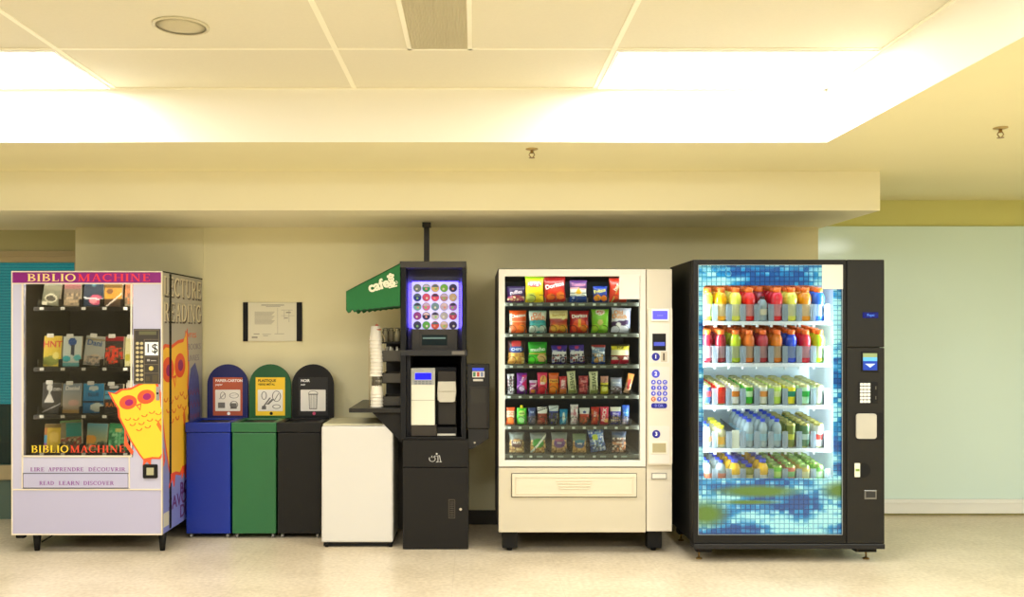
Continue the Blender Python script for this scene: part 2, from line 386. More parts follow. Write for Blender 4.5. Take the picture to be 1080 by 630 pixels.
# glazed opening at far left
bm = NB(); bx(bm, -6, X(80, WD), LD, LD + .1, Z(265, LD), 2.44); struct('wall_back_left', bm, mat('grey_green_paint', (176, 172, 130), .75, noise=.02, nscale=4))
w = bpy.data.objects.new('window_1', None); C.objects.link(w); w.location = (-3.2, LD, 0); org['window_1'] = Vector(w.location); w['kind'] = 'structure'
bm = NB(); bx(bm, -6, X(80, WD), LD - .02, LD + .05, Z(277, LD), Z(265, LD), bev=.004); bx(bm, -6, X(80, WD), LD - .035, LD, Z(270, LD) - .006, Z(270, LD) + .006)
bx(bm, -6, X(80, WD), LD - .03, LD + .06, .30, .41, bev=.006)
for x in (-5.6, -4.35, -3.02): bx(bm, x, x + .05, LD - .015, LD + .045, .01, Z(277, LD), bev=.003)
struct('window_frame', bm, mat('warm_grey_frame', (178, 162, 124), .5), w)
bm = NB(); bx(bm, -5.98, -2.98, LD + .012, LD + .02, .41, Z(277, LD)); struct('pane', bm, glassmat('tinted_glass', (150, 205, 205), .02), w)
bm = NB(); bx(bm, -6, X(80, WD), LD + .0, LD + .04, .0, .30); struct('kick_panel', bm, mat('dark_teal_panel', (84, 106, 96), .4), w)
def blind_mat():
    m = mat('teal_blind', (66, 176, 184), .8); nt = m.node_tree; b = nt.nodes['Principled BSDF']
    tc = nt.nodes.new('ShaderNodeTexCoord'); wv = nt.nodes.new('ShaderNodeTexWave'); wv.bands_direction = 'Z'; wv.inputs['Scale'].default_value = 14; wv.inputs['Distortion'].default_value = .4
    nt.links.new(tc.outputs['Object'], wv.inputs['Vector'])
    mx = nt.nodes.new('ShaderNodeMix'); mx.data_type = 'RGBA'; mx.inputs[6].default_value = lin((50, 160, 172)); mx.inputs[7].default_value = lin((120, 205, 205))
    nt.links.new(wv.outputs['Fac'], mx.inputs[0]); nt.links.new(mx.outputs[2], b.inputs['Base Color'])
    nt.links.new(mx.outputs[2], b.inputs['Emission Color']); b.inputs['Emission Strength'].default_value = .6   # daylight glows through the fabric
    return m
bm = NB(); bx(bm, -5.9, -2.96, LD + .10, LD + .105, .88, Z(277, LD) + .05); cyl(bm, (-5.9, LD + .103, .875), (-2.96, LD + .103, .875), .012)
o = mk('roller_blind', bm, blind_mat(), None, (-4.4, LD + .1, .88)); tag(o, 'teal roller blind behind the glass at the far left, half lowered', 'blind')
bm = NB(); bx(bm, -6, -2.5, 8.4, 8.5, 0, 2.44); struct('wall_outer', bm, mat('maroon_grey_wall', (96, 66, 78), .8, noise=.2, nscale=4))
bm = NB(); bx(bm, -2.98, -2.9, WD + .14, 8.5, 0, 2.44); struct('wall_return', bm, WALL)

# ceiling fittings ---------------------------------------------------------
LIT = emitmat('light_diffuser', (255, 252, 246), 5.0)
def panel_light(x0, x1, y0, y1, z, label, grp=None, watts=32, col=(.985, .985, .99)):
    t = thing('ceiling_light', label, 'ceiling light', ((x0+x1)/2, (y0+y1)/2, z), grp)
    a = NB(); fr = .016
    bx(a, x0, x1, y0, y0+fr, z-.006, z); bx(a, x0, x1, y1-fr, y1, z-.006, z); bx(a, x0, x0+fr, y0+fr, y1-fr, z-.006, z); bx(a, x1-fr, x1, y0+fr, y1-fr, z-.006, z)
    mk('frame', a, WHITE, t)
    a = NB(); bx(a, x0+fr, x1-fr, y0+fr, y1-fr, z-.005, z-.001); mk('diffuser', a, LIT, t)
    ld = bpy.data.lights.new('panel_lamp', 'AREA'); ld.shape = 'RECTANGLE'; ld.size = x1-x0-.06; ld.size_y = y1-y0-.06; ld.energy = watts; ld.color = col
    lo = bpy.data.objects.new('lamp', ld); C.objects.link(lo); lo.parent = t; lo.location = (0, 0, -.02)
zt = zh - .004
panel_light(.662, 1.88, rows[1]+.012, rows[0]-.02, zt, 'large glowing ceiling light panel at the right corner of the raised ceiling')
panel_light(-3.20, -1.945, rows[1]+.012, rows[0]-.02, zt, 'glowing ceiling light panel at the left edge, left of the round speaker')
for (r, gx) in ((5, 5), (5, 2), (5, 3.5), (9, 5), (9, 2)):
    xa = {5: .662, 2: -3.20, 3.5: -1.28}[gx]
    panel_light(xa, xa + 1.24, rows[r]+.012, rows[r-1]-.012, zt, 'ceiling light panel above and behind the viewer', 'ceiling lights behind the viewer', 42)
panel_light(3.2, 4.4, 3.0, 3.6, zl - .001, 'added light panel in the low ceiling, out of view to the right', watts=46, col=(.93, 1, .97))  # added fill panel, out of view, standing in for daylight from the right
panel_light(3.2, 4.4, 0.4, 1.0, zl - .001, 'added light panel in the low ceiling, right and behind the viewer', watts=46, col=(.93, 1, .97))  # second added fill panel, also unseen, for the right side

t = thing('ceiling_vent', 'perforated square-holed air vent in the ceiling near top centre', 'vent', (-.158, 3.83, zh))
bm = NB(); vx0, vx1, vy0, vy1 = -.307, -.009, 3.50, 4.155
bx(bm, vx0, vx1, vy0, vy0+.02, zh-.012, zh-.001); bx(bm, vx0, vx1, vy1-.02, vy1, zh-.012, zh-.001); bx(bm, vx0, vx0+.02, vy0, vy1, zh-.012, zh-.001); bx(bm, vx1-.02, vx1, vy0, vy1, zh-.012, zh-.001)
mk('frame', bm, TBAR, t)
bm = NB()
for i in range(25): x = vx0 + .02 + i*(vx1-vx0-.04)/24; bx(bm, x-.0022, x+.0022, vy0+.02, vy1-.02, zh-.010, zh-.004)
for i in range(56): y = vy0 + .02 + i*(vy1-vy0-.04)/55; bx(bm, vx0+.02, vx1-.02, y-.0022, y+.0022, zh-.010, zh-.004)
mk('grille', bm, mat('vent_grille', (222, 214, 180), .5), t)
bm = NB(); bx(bm, vx0+.02, vx1-.02, vy0+.02, vy1-.02, zh-.003, zh-.001); mk('backing', bm, mat('vent_dark', (120, 112, 84), .9), t)
t = thing('ceiling_speaker', 'round flush ceiling speaker with a cream grille', 'speaker', (-1.253, 3.85, zh))
bm = NB(); lathe(bm, [(.118, 0, 0), (.118, -.006, 0), (.108, -.009, 0), (.104, -.006, 0)], -1.253, 3.85, zh-.001, 36, cap=False); mk('ring', bm, mat('speaker_ring', (206, 199, 168), .5), t)
bm = NB(); lathe(bm, [(.104, -.004, 0), (.06, -.0075, 0), (.01, -.009, 0)], -1.253, 3.85, zh-.001, 36); mk('grille', bm, mat('speaker_grille', (196, 188, 156), .7, noise=.2, nscale=300), t)
def sprinkler(x, y, lab):
    t = thing('ceiling_sprinkler', lab, 'sprinkler', (x, y, zl), 'fire sprinklers in the low ceiling')
    br = mat('brass', (150, 120, 70), .35, metal=.9)
    a = NB(); lathe(a, [(.034, 0, 0), (.034, -.004, 0), (.022, -.008, 0), (.012, -.009, 0)], x, y, zl, 20); mk('escutcheon', a, mat('escutcheon', (190, 165, 110), .4, metal=.5), t)
    a = NB(); cyl(a, (x, y, zl-.005), (x, y, zl-.026), .008, 10)
    tube(a, [(x-.008, y, zl-.02), (x-.016, y, zl-.034), (x-.004, y, zl-.05)], .0025); tube(a, [(x+.008, y, zl-.02), (x+.016, y, zl-.034), (x+.004, y, zl-.05)], .0025)
    mk('head', a, br, t)
    a = NB(); lathe(a, [(.017, -.052, 0), (.017, -.050, 0)], x, y, zl, 14); mk('deflector', a, br, t)
sprinkler(.322, 5.02, 'small brass ceiling sprinkler near the middle, above the snack machine')
sprinkler(2.63, 4.50, 'brass ceiling sprinkler in the low ceiling at far right')

# ------------------------------------------------------------------ printed packs
def hexc(c): return lin(c)
def paint(ops, u, v):
    c = (200, 200, 200)
    for o in ops:
        k = o[0]
        if k == 'bg': c = o[1]
        elif k == 'grad': c = tuple(o[1][i]*(1-v) + o[2][i]*v for i in range(3))     # bottom -> top
        elif k == 'band':
            if o[1] <= v <= o[2]: c = o[3]
        elif k == 'wave':   # v centre, half height, amplitude, colour
            if abs(v - o[1] - o[3]*math.sin(u*PI*2 + (o[5] if len(o) > 5 else 0))) < o[2]: c = o[4]
        elif k == 'slant':  # v centre, half height, slope
            if abs(v - o[1] - o[3]*(u-.5)) < o[2]: c = o[4]
        elif k == 'ell':
            if ((u-o[1])/o[3])**2 + ((v-o[2])/o[4])**2 < 1: c = o[5]
        elif k == 'rect':
            if o[1] <= u <= o[3] and o[2] <= v <= o[4]: c = o[5]
        elif k == 'tri':    # apex up
            if o[2] <= v <= o[4] and abs(u-o[1]) < o[3]*(o[4]-v)/(o[4]-o[2]): c = o[5]
        elif k == 'dots':   # seeds of chips / nuts inside a band
            if o[1] <= v <= o[2]:
                gu, gv = u*o[4], v*o[4]*1.3; iu, iv = math.floor(gu), math.floor(gv)
                h = math.sin(iu*12.9898 + iv*78.233 + o[5])*43758.5453; h -= math.floor(h)
                if (gu-iu-.5)**2 + (gv-iv-.5)**2 < .22: c = o[3][int(h*len(o[3])) % len(o[3])]
    return c
def pack_mesh(w, h, d, ops, style='bag', nu=20, nv=26, text=None, seed=0):
    """a filled bag (pillow with crimped ends), pouch or carton, base centre at the origin, front towards -Y"""
    bm = NB(); lay = bm.verts.layers.float_color.new('Col'); rnd = random.Random(seed)
    ph = [rnd.uniform(0, 6) for _ in range(4)]
    def surf(u, v):
        if style == 'box':
            return 0.5*d
        e = max(0.0, math.sin(PI*min(1, max(0, (v-.05)/.90))))**.45 if style == 'bag' else max(0, min(1, (1-v)*6))**.6 * (0.55+.45*math.sin(PI*min(1, .25+v*.75)))
        q = max(0.0, 1-abs(2*u-1)**2.6)**.6
        wr = 1 + .06*math.sin(9*u+ph[0]+4*v) + .05*math.sin(13*v+ph[1])
        return 0.5*d*e*q*wr + .0006
    def xy(u, v):
        pinch = 1.0
        if style == 'bag': pinch = 1 - .07*math.sin(PI*v) + .02*math.sin(11*v+ph[2])
        return (u-.5)*w*pinch, v*h
    F = []; Bk = []
    for j in range(nv+1):
        rf = []; rb = []
        for i in range(nu+1):
            u, v = i/nu, j/nv; x, z = xy(u, v); s = surf(u, v)
            if style == 'bag' and (j == 0 or j == nv): z += .0012*(1 if i % 2 else -1)
            col = lin(paint(ops, u, v))
            a = bm.verts.new((x, -s, z)); a[lay] = col; rf.append(a)
            b = bm.verts.new((x, s if style != 'box' else d/2, z)); b[lay] = lin(paint(ops[:1], u, v)); rb.append(b)
        F.append(rf); Bk.append(rb)
    for j in range(nv):
        for i in range(nu):
            f = bm.faces.new((F[j][i], F[j][i+1], F[j+1][i+1], F[j+1][i])); f.smooth = style != 'box'
            f = bm.faces.new((Bk[j][i+1], Bk[j][i], Bk[j+1][i], Bk[j+1][i+1])); f.smooth = style != 'box'
    for j in range(nv):
        bm.faces.new((F[j][0], F[j+1][0], Bk[j+1][0], Bk[j][0])); bm.faces.new((F[j+1][nu], F[j][nu], Bk[j][nu], Bk[j+1][nu]))
    for i in range(nu):
        bm.faces.new((F[0][i+1], F[0][i], Bk[0][i], Bk[0][i+1])); bm.faces.new((F[nv][i], F[nv][i+1], Bk[nv][i+1], Bk[nv][i]))
    return bm, surf
def pack(name, label, cat, group, x, y, z, w, h, d, ops, style='bag', tilt=0, lean=0, texts=(), cap=None, seed=0, material=None):
    """texts: (string, u, v, size rel. to width, colour, rotation)"""
    bm, surf = pack_mesh(w, h, d, ops, style, seed=seed)
    o = mk(name, bm, material or FOIL, None, (0, 0, 0)); org[o.name] = Vector((0, 0, 0))
    for s, u, v, sz, col, rot in texts:
        b = NB()
        def warp(p, u=u, v=v, rot=rot):
            c, sn = math.cos(math.radians(rot)), math.sin(math.radians(rot))
            px, pz = p.x*c - p.y*sn + (u-.5)*w, p.x*sn + p.y*c + v*h
            return Vector((px, pz, max(0, surf(min(1, max(0, px/w+.5)), min(1, max(0, pz/h)))) + .0012 + p.z))
        text_polys_mesh(b, s, FR(0, 0, 0), sz*w, t=.0006, bold=sz*w*.02, warp=warp)
        mk('lettering', b, mat('ink_%d_%d_%d' % col, col, .4), o)
    if cap:
        b = NB(); lathe(b, [(w*.17, h*.97, 0), (w*.17, h*1.0, 0), (w*.15, h*1.02, 0), (w*.15, h*1.14, 0), (w*.12, h*1.16, 0)], 0, 0, 0, 12); mk('cap', b, mat('cap_%d_%d_%d' % cap, cap, .35), o)
    o.location = (x, y, z); o.rotation_euler = (math.radians(-lean), math.radians(tilt), 0)
    return tag(o, label, cat, group)

# ------------------------------------------------------------------ snack machine
SN = 5.72
CREAM = mat('cream_enamel', (216, 211, 199), .35, spec=.5)
CREAMD = mat('beige_enamel', (196, 187, 163), .4, noise=.015, nscale=12)
t = thing('snack_vending_machine', 'cream framed snack vending machine, full of crisp bags behind glass', 'vending machine', (X(617, SN), SN + .4, 0))
bm = NB()
x0, x1 = X(526, SN), X(709, SN); zt_, zb_ = Z(284, SN), Z(562, SN); yb = 6.56
bx(bm, x0-.004, x0+.022, SN+.05, yb, zb_, zt_+.006, bev=.004)
xr = X(682, SN)
bx(bm, xr-.01, x1-.012, SN+.05, yb, zb_, zt_, bev=.004)
bx(bm, x0+.018, xr, SN+.05, yb, zt_-.035, zt_+.006); bx(bm, x0+.018, xr, SN+.05, yb, zb_, Z(488, SN)); bx(bm, x0+.018, xr, yb-.04, yb, Z(488, SN), zt_-.03)
mk('cabinet', bm, mat('dark_purple_black', (34, 30, 38), .5), t)
# door frame
gx0, gx1, gz0, gz1 = X(532.5, SN), X(675, SN), Z(486, SN), Z(291.5, SN)
dx1 = X(681.2, SN)
bm = NB()
bx(bm, x0, gx0, SN, SN+.05, Z(492.6, SN), zt_, bev=.004); bx(bm, gx1, dx1, SN, SN+.05, Z(492.6, SN), zt_, bev=.004)
bx(bm, gx0-.004, gx1+.004, SN, SN+.05, gz1, zt_, bev=.004); bx(bm, gx0-.004, gx1+.004, SN, SN+.05, Z(492.6, SN), gz0, bev=.004)
df = mk('door_frame', bm, CREAM, t)
bm = NB(); bx(bm, gx0-.003, gx1+.003, SN+.016, SN+.022, gz0-.003, gz1+.003); mk('glass', bm, glassmat('clear_glass', (240, 245, 240), .015), df)
bm = NB(); fb(bm, 653, 290, 674.6, 315.7, SN, -.004, -.0005, bev=.001); mk('blank_sticker', bm, mat('blank_white_sticker', (218, 214, 204), .5), df)['label'] = 'plain cream square sticker over the glass corner'
# lower panel + flap
bm = NB(); bx(bm, x0, dx1, SN+.004, SN+.05, zb_, Z(493.8, SN), bev=.003); mk('lower_panel', bm, CREAMD, t)
fl = NB(); fb(fl, 540, 500, 671, 524, SN, -.012, .006, bev=.004)
for i in range(4): fb(fl, 586+i*1.2, 506.2+i*2.9, 625-i*1.2, 507.4+i*2.9, SN, -.017, -.011, bev=.002)
for a in ((543.5, 502.8, 667.5, 503.8), (543.5, 520.2, 667.5, 521.2), (543.5, 502.8, 544.4, 521.2), (666.6, 502.8, 667.5, 521.2)): fb(fl, *a, SN, -.016, -.011, bev=.0015)
flap = mk('delivery_flap', fl, mat('flap_plastic', (212, 203, 178), .4), t)
bm = NB(); fb(bm, 539.4, 499.5, 671.6, 524.8, SN, .0, .005); mk('flap_shadow_gap', bm, BLKM, t)
# right control column
bm = NB(); bx(bm, X(682, SN), x1, SN+.004, SN+.05, Z(561, SN), zt_, bev=.004); mk('control_column', bm, mat('column_enamel', (206, 198, 178), .4), t)
cm = NB()
prism(cm, rrect(X(683, SN), Z(490, SN), X(708.4, SN), Z(325, SN), .012), Matrix(((1,0,0,0),(0,0,-1,SN+.004),(0,1,0,0),(0,0,0,1))), .022)
md = mk('control_module', cm, mat('module_plastic', (216, 208, 188), .35), t)
MF = SN - .018
def onmod(name, r, d0, d1, m, bev=.001, par=None, lab=None):
    b = NB(); fb(b, *r, MF, d0, d1, bev=bev); o = mk(name, b, m, par or md)
    if lab: o['label'] = lab
    return o
onmod('display_bezel', (686.5, 326, 705.5, 339), -.008, .001, mat('bezel_white', (240, 236, 226), .3), .003)
onmod('display', (688, 328, 703.8, 337), -.010, -.007, mat('violet_screen', (70, 66, 190), .2, emit=(98, 92, 240), es=.8), .001, lab='lit violet screen')
b = NB(); text_polys_mesh(b, '----', FP(695.8, 332.5, MF, .0102), .03, t=.0006); mk('display_text', b, emitmat('pale_screen_text', (170, 170, 255), 1.2), md)
onmod('bill_slot', (688, 352, 702.2, 370), -.004, .0005, BLKM, .001)
onmod('bill_slot_mouth', (689.5, 361, 701, 365), -.007, -.003, mat('bill_mouth_blue', (60, 70, 150), .3, emit=(80, 90, 220), es=.4), .001)
for (y0, y1) in ((341.5, 383), (387, 432.5), (449.5, 489)):
    b = NB(); p = rrect(X(684.8, MF), Z(y1, MF), X(706, MF), Z(y0, MF), .008); prism(b, p, Matrix(((1,0,0,0),(0,0,-1,MF+.0005),(0,1,0,0),(0,0,0,1))), .0025); mk('raised_pad', b, CREAM, md)
BLUE = mat('deep_blue_plastic', (30, 34, 140), .3)
LBL = mat('blue_button', (78, 84, 205), .3)
WINK = mat('ink_white', (245, 245, 245), .4)
for (cx, cy, s, m_) in ((691.5, 376.5, '1', BLUE), (691.5, 394.5, '2', LBL), (692, 458, '3', BLUE)):
    b = NB(); prism(b, circ(0, 0, .0255, n=28), FP(cx, cy, MF, .002), .003); nb = mk('number_disc', b, m_, md)
    b = NB(); text_polys_mesh(b, s, FP(cx, cy, MF, .0051), .034, t=.0006, bold=.0008); mk('number', b, WINK, nb)
b = NB(); fb(b, 699.2, 372.6, 700.8, 380.4, MF, -.004, -.001); mk('coin_slot', b, mat('slot_brown', (70, 56, 40), .4), md)
b = NB(); fb(b, 697, 371, 703.5, 382, MF, -.003, -.0018, bev=.0005); mk('coin_plate', b, CREAMD, md)
kp = 0
for r in range(4):
    for c in range(3):
        cx, cy = 689 + 6.1*c, 403.2 + 6*r
        b = NB(); prism(b, circ(0, 0, .0148, n=16), FP(cx, cy, MF, .002), .005)
        k = mk('button', b, mat('orange_button', (190, 90, 40), .3) if (r, c) == (3, 0) else LBL, md)
        if (r, c) == (3, 0): k['label'] = 'orange keypad button'
        b = NB(); text_polys_mesh(b, (['A', 'B', 'C'], ['1', '2', '3'], ['4', '5', '6'], ['C', '7', '8'])[r][c], FP(cx, cy, MF, .0072), .02, t=.0005, bold=.0003); mk('letter', b, WINK, k)
b = NB(); prism(b, rrect(X(686.8, MF), Z(430.6, MF), X(703.3, MF), Z(425.4, MF), .012), Matrix(((1,0,0,0),(0,0,-1,MF-.002),(0,1,0,0),(0,0,0,1))), .004); mk('wide_button', b, BLUE, md)
b = NB(); text_polys_mesh(b, '0 OK', FP(695, 428, MF, .0062), .024, t=.0005); mk('letter', b, mat('ink_paleblue', (150, 160, 240), .4), md)
onmod('coin_tray', (686.6, 466, 703.6, 479), -.005, .0, mat('tray_rim', (226, 218, 196), .4), .002)
onmod('coin_tray_well', (688, 467.6, 702.2, 477.4), -.0065, -.004, mat('tray_well', (166, 156, 118), .5), .001)
b = NB(); fb(b, 687, 499, 703.2, 505.6, SN, -.004, .005, bev=.001); np_ = mk('nameplate', b, mat('nameplate_silver', (150, 148, 140), .35, metal=.4), t)
b = NB(); fb(b, 688, 500, 702.2, 504.6, SN, -.0055, -.003); mk('nameplate_face', b, mat('nameplate_face', (222, 218, 204), .4), np_)
for px0, px1 in ((530, 546), (684, 699.5)):
    for dy in (.08, .66):
        b = NB(); fb(b, px0, 562, px1, 580, 5.78, dy-.04, dy+.04, bev=.003); cyl(b, (X((px0+px1)/2, 5.78), 5.78+dy, 0.0), (X((px0+px1)/2, 5.78), 5.78+dy, .04), .018, 12); mk('leg', b, BLK, t)
# interior: liner, trays, price strips, coils
b = NB(); ix0, ix1 = x0+.022, xr-.012
bx(b, ix0, ix0+.004, SN+.055, yb-.04, Z(488, SN)+.003, zt_-.037); bx(b, ix1-.004, ix1, SN+.055, yb-.04, Z(488, SN)+.003, zt_-.037)
bx(b, ix0+.004, ix1-.004, yb-.048, yb-.042, Z(488, SN)+.003, zt_-.037)
mk('liner', b, mat('slate_blue_liner', (52, 66, 86), .5, noise=.15, nscale=8), t)
b = NB(); bx(b, ix1-.012, ix1-.004, SN+.06, SN+.075, gz0+.05, gz1-.08); mk('side_fill_strip', b, emitmat('soft_fill', (235, 240, 255), 2.2), t)  # glowing strip added to brighten the packs
shelf_y = [319.3, 351.6, 384.4, 416.2, 448.4, 478.6]
DS = 5.82
shelfz = [Z(y, DS) for y in shelf_y]
TRAY = mat('tray_metal', (92, 92, 84), .45, metal=.3)
TAG = mat('price_tag', (215, 222, 215), .5)
for q, z in enumerate(shelfz):
    b = NB(); bx(b, ix0+.006, ix1-.006, DS-.035, DS+.60, z-.006, z-.001); bx(b, ix0+.006, ix1-.006, DS-.038, DS-.032, z-.026, z-.001, bev=.001)
    for k in range(7 if q in (0, 1, 2, 5) else 13):
        n_ = 6 if q in (0, 1, 2, 5) else 12; xx = ix0+.012 + k*(ix1-ix0-.09)/n_; bx(b, xx-.001, xx+.001, DS-.02, DS+.58, z-.001, z+.03)
    sh = mk('tray', b, TRAY, t)
    cols = [545, 565.5, 587.5, 609.5, 632, 654] if q in (0, 1, 2, 5) else [538.5+11.2*i for i in range(12)]
    for cx in cols:
        b = NB(); px = X(cx - (6 if len(cols) == 6 else 1.5), DS); bx(b, px-.009, px+.009, DS-.041, DS-.037, z-.021, z-.008, bev=.0005); mk('price_tag', b, TAG, sh)
        if len(cols) == 6:
            b = NB(); px = X(cx + 3, DS); bx(b, px-.018, px+.020, DS-.040, DS-.037, z-.020, z-.009); mk('product_tag', b, mat('product_tag', (150, 160, 150), .5), sh)
def coil_mesh(r, turns, pitch):
    b = NB(); n = 14
    tube(b, [(r*math.sin(2*PI*k/n), k*pitch/n, r - r*math.cos(2*PI*k/n)) for k in range(int(turns*n)+1)], .0017, 5)
    me = bpy.data.meshes.new('coil'); b.to_mesh(me); b.free(); me.materials.append(mat('coil_wire', (58, 54, 50), .35, metal=.7)); return me
def fill_tube(parent, x0, x1, y, z, watts, col, tilt=35):  # unseen tube and area light added to brighten a machine's interior
    b = NB(); cyl(b, (x0, y, z), (x1, y, z), .0045, 12); mk('fill_tube', b, emitmat('tube_glow', (235, 240, 255), 3.0), parent)
    ld = bpy.data.lights.new('tube', 'AREA'); ld.shape = 'RECTANGLE'; ld.size = x1-x0; ld.size_y = .03; ld.energy = watts; ld.color = col
    lo = bpy.data.objects.new('inner_fill', ld); C.objects.link(lo); lo.parent = parent
    lo.location = Vector(((x0+x1)/2, y, z-.006)) - org[parent.name]; lo.rotation_euler = (math.radians(tilt), 0, 0)
fill_tube(t, ix0+.02, ix1-.02, SN+.060, zt_-.0355, 1.2, (.95, .97, 1), 25)  # added to lift the snacks, tucked behind the door header
for xx, sg_ in ((ix0+.008, 1), (ix1-.016, -1)):  # unseen side lights added to brighten the snacks
    ld = bpy.data.lights.new('side', 'AREA'); ld.shape = 'RECTANGLE'; ld.size = 1.1; ld.size_y = .02; ld.energy = 3.2; ld.color = (.93, .97, 1)
    lo = bpy.data.objects.new('side_fill', ld); C.objects.link(lo); lo.parent = t
    d = Vector((sg_, .35, 0)).normalized(); zax = -d; xax = Vector((0, 0, 1)); yax = zax.cross(xax)
    lo.matrix_local = Matrix.Translation(Vector((xx+.006*sg_, SN+.05, (gz0+gz1)/2)) - org[t.name]) @ Matrix((xax, yax, zax)).transposed().to_4x4()
coilB, coilS = coil_mesh(.0255, 5, .085), coil_mesh(.026, 6, .07)
for q, z in enumerate(shelfz):
    big = q in (0, 1, 2, 5)
    for cx in ([545, 565.5, 587.5, 609.5, 632, 654] if big else [538.5+11.2*i for i in range(12)]):
        for s in ((-5, 5) if big else (0,)):
            o = bpy.data.objects.new('coil', coilB if big else coilS); C.objects.link(o); o.parent = t
            o.location = Vector((X(cx+s, DS), DS-.03, z)) - org[t.name]
# products ------------------------------------------------------------------
R_, O_, Y_, G_, B_, P_, W_, K_ = (196, 30, 28), (240, 104, 30), (246, 214, 20), (70, 190, 40), (26, 70, 170), (96, 42, 128), (238, 238, 232), (24, 22, 24)
def N(*c): return c
def snack(row, xa, xb, yt, lab, ops, texts=(), name='crisp_bag', cat='crisp bag', d=.045, tilt=0, style='bag', cap=None, grp=None):
    DB = DS + .012
    z = shelfz[row] + .002; w_ = (xb-xa)*DB/FX; h_ = Z(yt, DB) - z
    rows_ = ['top', 'second', 'third', 'fourth', 'fifth', 'bottom']
    pack(name, lab, cat, grp or 'snacks on the %s row of the snack machine' % rows_[row], (X(xa, DB)+X(xb, DB))/2, DB + d/2, z + abs(math.sin(math.radians(tilt)))*w_*.5, w_, h_, d, ops, style, tilt, 0, texts, cap, seed=int(xa*7+row))
# row 1
snack(0, 534.5, 554.3, 302, 'dark purple crisp bag at the left end of the top row', [('grad', (70, 26, 84), (44, 30, 70)), ('ell', .5, .25, .42, .2, (150, 44, 60)), ('dots', .08, .38, [(200, 110, 90), (170, 60, 90), (230, 190, 150)], 6, 1)], [('ruffles', .5, .62, .26, (214, 190, 200), 8)])
snack(0, 553.9, 573.9, 291.8, 'tall bright yellow crisp bag with a white and red logo', [('grad', (240, 206, 10), (240, 220, 40)), ('band', .90, 1, (150, 190, 30)), ('ell', .5, .70, .40, .11, (200, 40, 60)), ('ell', .5, .71, .36, .09, (240, 240, 240)), ('ell', .3, .2, .26, .18, (206, 214, 90)), ('ell', .82, .2, .2, .18, (244, 214, 40))], [("Lay's", .5, .70, .30, (190, 30, 60), 6)])
snack(0, 574, 597.4, 292.6, 'large red crisp bag with white lettering, top row', [('grad', (200, 30, 24), (150, 30, 26)), ('ell', .55, .38, .40, .22, (230, 50, 26)), ('ell', .3, .22, .2, .13, (240, 110, 30)), ('ell', .75, .25, .2, .15, (236, 120, 40))], [('Doritos', .5, .66, .27, (244, 240, 236), 12)], tilt=-2)
snack(0, 601, 619.6, 295.6, 'purple and white crisp bag with yellow diamond and blue bottom', [('bg', (92, 52, 112)), ('band', 0, .28, (22, 62, 134)), ('band', .28, .62, (232, 232, 214)), ('wave', .62, .03, .02, (220, 160, 160)), ('band', .40, .44, (60, 54, 60)), ('tri', .5, .40, .24, .66, (244, 176, 40)), ('ell', .5, .46, .16, .1, (246, 190, 50))], [('Tostitos', .5, .80, .24, (200, 110, 150), 0), ('7', .2, .13, .3, (210, 220, 240), 0)])
snack(0, 625.7, 641.2, 302, 'small blue crisp bag with orange rings and slanted writing', [('grad', (24, 50, 120), (30, 58, 160)), ('ell', .28, .28, .24, .2, (244, 150, 20)), ('ell', .75, .25, .22, .18, (240, 130, 30))], [('Fritos', .45, .70, .34, (226, 214, 90), 14)])
snack(0, 642.8, 661.5, 293.4, 'orange red crisp bag partly hidden by the blank sticker', [('grad', (206, 60, 30), (190, 50, 30)), ('slant', .6, .05, 1.6, (200, 190, 90)), ('ell', .6, .25, .35, .18, (224, 70, 30))], [('hot', .4, .62, .3, (235, 225, 200), 60)])
# row 2
snack(1, 536.9, 555.6, 327.6, 'orange crisp bag with white lettering and white left edge', [('bg', (236, 92, 34)), ('rect', 0, 0, .14, .85, (232, 226, 206)), ('ell', .28, .25, .24, .17, (250, 120, 60)), ('ell', .75, .25, .22, .17, (252, 128, 40)), ('band', .47, .52, (246, 180, 130))], [('Cheetos', .52, .76, .24, (246, 244, 236), 6)])
snack(1, 558, 576.7, 327.8, 'white and teal crisp bag with orange writing, second in its row', [('bg', (232, 238, 226)), ('band', 0, .52, (70, 180, 178)), ('ell', .5, .52, .48, .1, (20, 150, 160)), ('ell', .24, .16, .3, .17, (226, 238, 226)), ('ell', .8, .16, .26, .17, (210, 230, 220)), ('band', .94, 1, (160, 200, 180))], [('Old', .45, .82, .32, (240, 110, 20), 4), ('Dutch', .5, .66, .32, (240, 120, 20), 4)])
snack(1, 579.4, 599.3, 327.6, 'cream topped red brown crisp bag in the second row', [('bg', (236, 214, 150)), ('band', 0, .62, (206, 90, 50)), ('band', .45, .62, (176, 52, 40)), ('ell', .3, .22, .24, .16, (246, 176, 60)), ('ell', .76, .22, .22, .16, (240, 168, 50)), ('wave', .72, .08, .03, (246, 228, 150))], [('Sunchips', .5, .80, .2, (190, 150, 40), 4)])
snack(1, 601, 621.5, 328, 'red crisp bag with orange flame and white lettering, second row', [('bg', (180, 20, 30)), ('ell', .5, .35, .36, .3, (236, 70, 20)), ('ell', .5, .45, .1, .2, (250, 180, 40)), ('ell', .25, .22, .2, .15, (244, 80, 30)), ('ell', .75, .22, .2, .15, (244, 130, 40))], [('Doritos', .5, .76, .25, (246, 240, 230), 4)])
snack(1, 623.9, 642.6, 326.4, 'lime green crisp bag with white and red logo on top', [('bg', (130, 196, 44)), ('ell', .5, .88, .3, .12, (238, 220, 190)), ('ell', .5, .88, .22, .08, (220, 90, 60)), ('ell', .5, .45, .16, .12, (220, 200, 120)), ('ell', .22, .22, .22, .16, (170, 214, 40)), ('ell', .78, .22, .22, .16, (160, 220, 70))], [("Lay's", .5, .88, .22, (250, 246, 240), 0)])
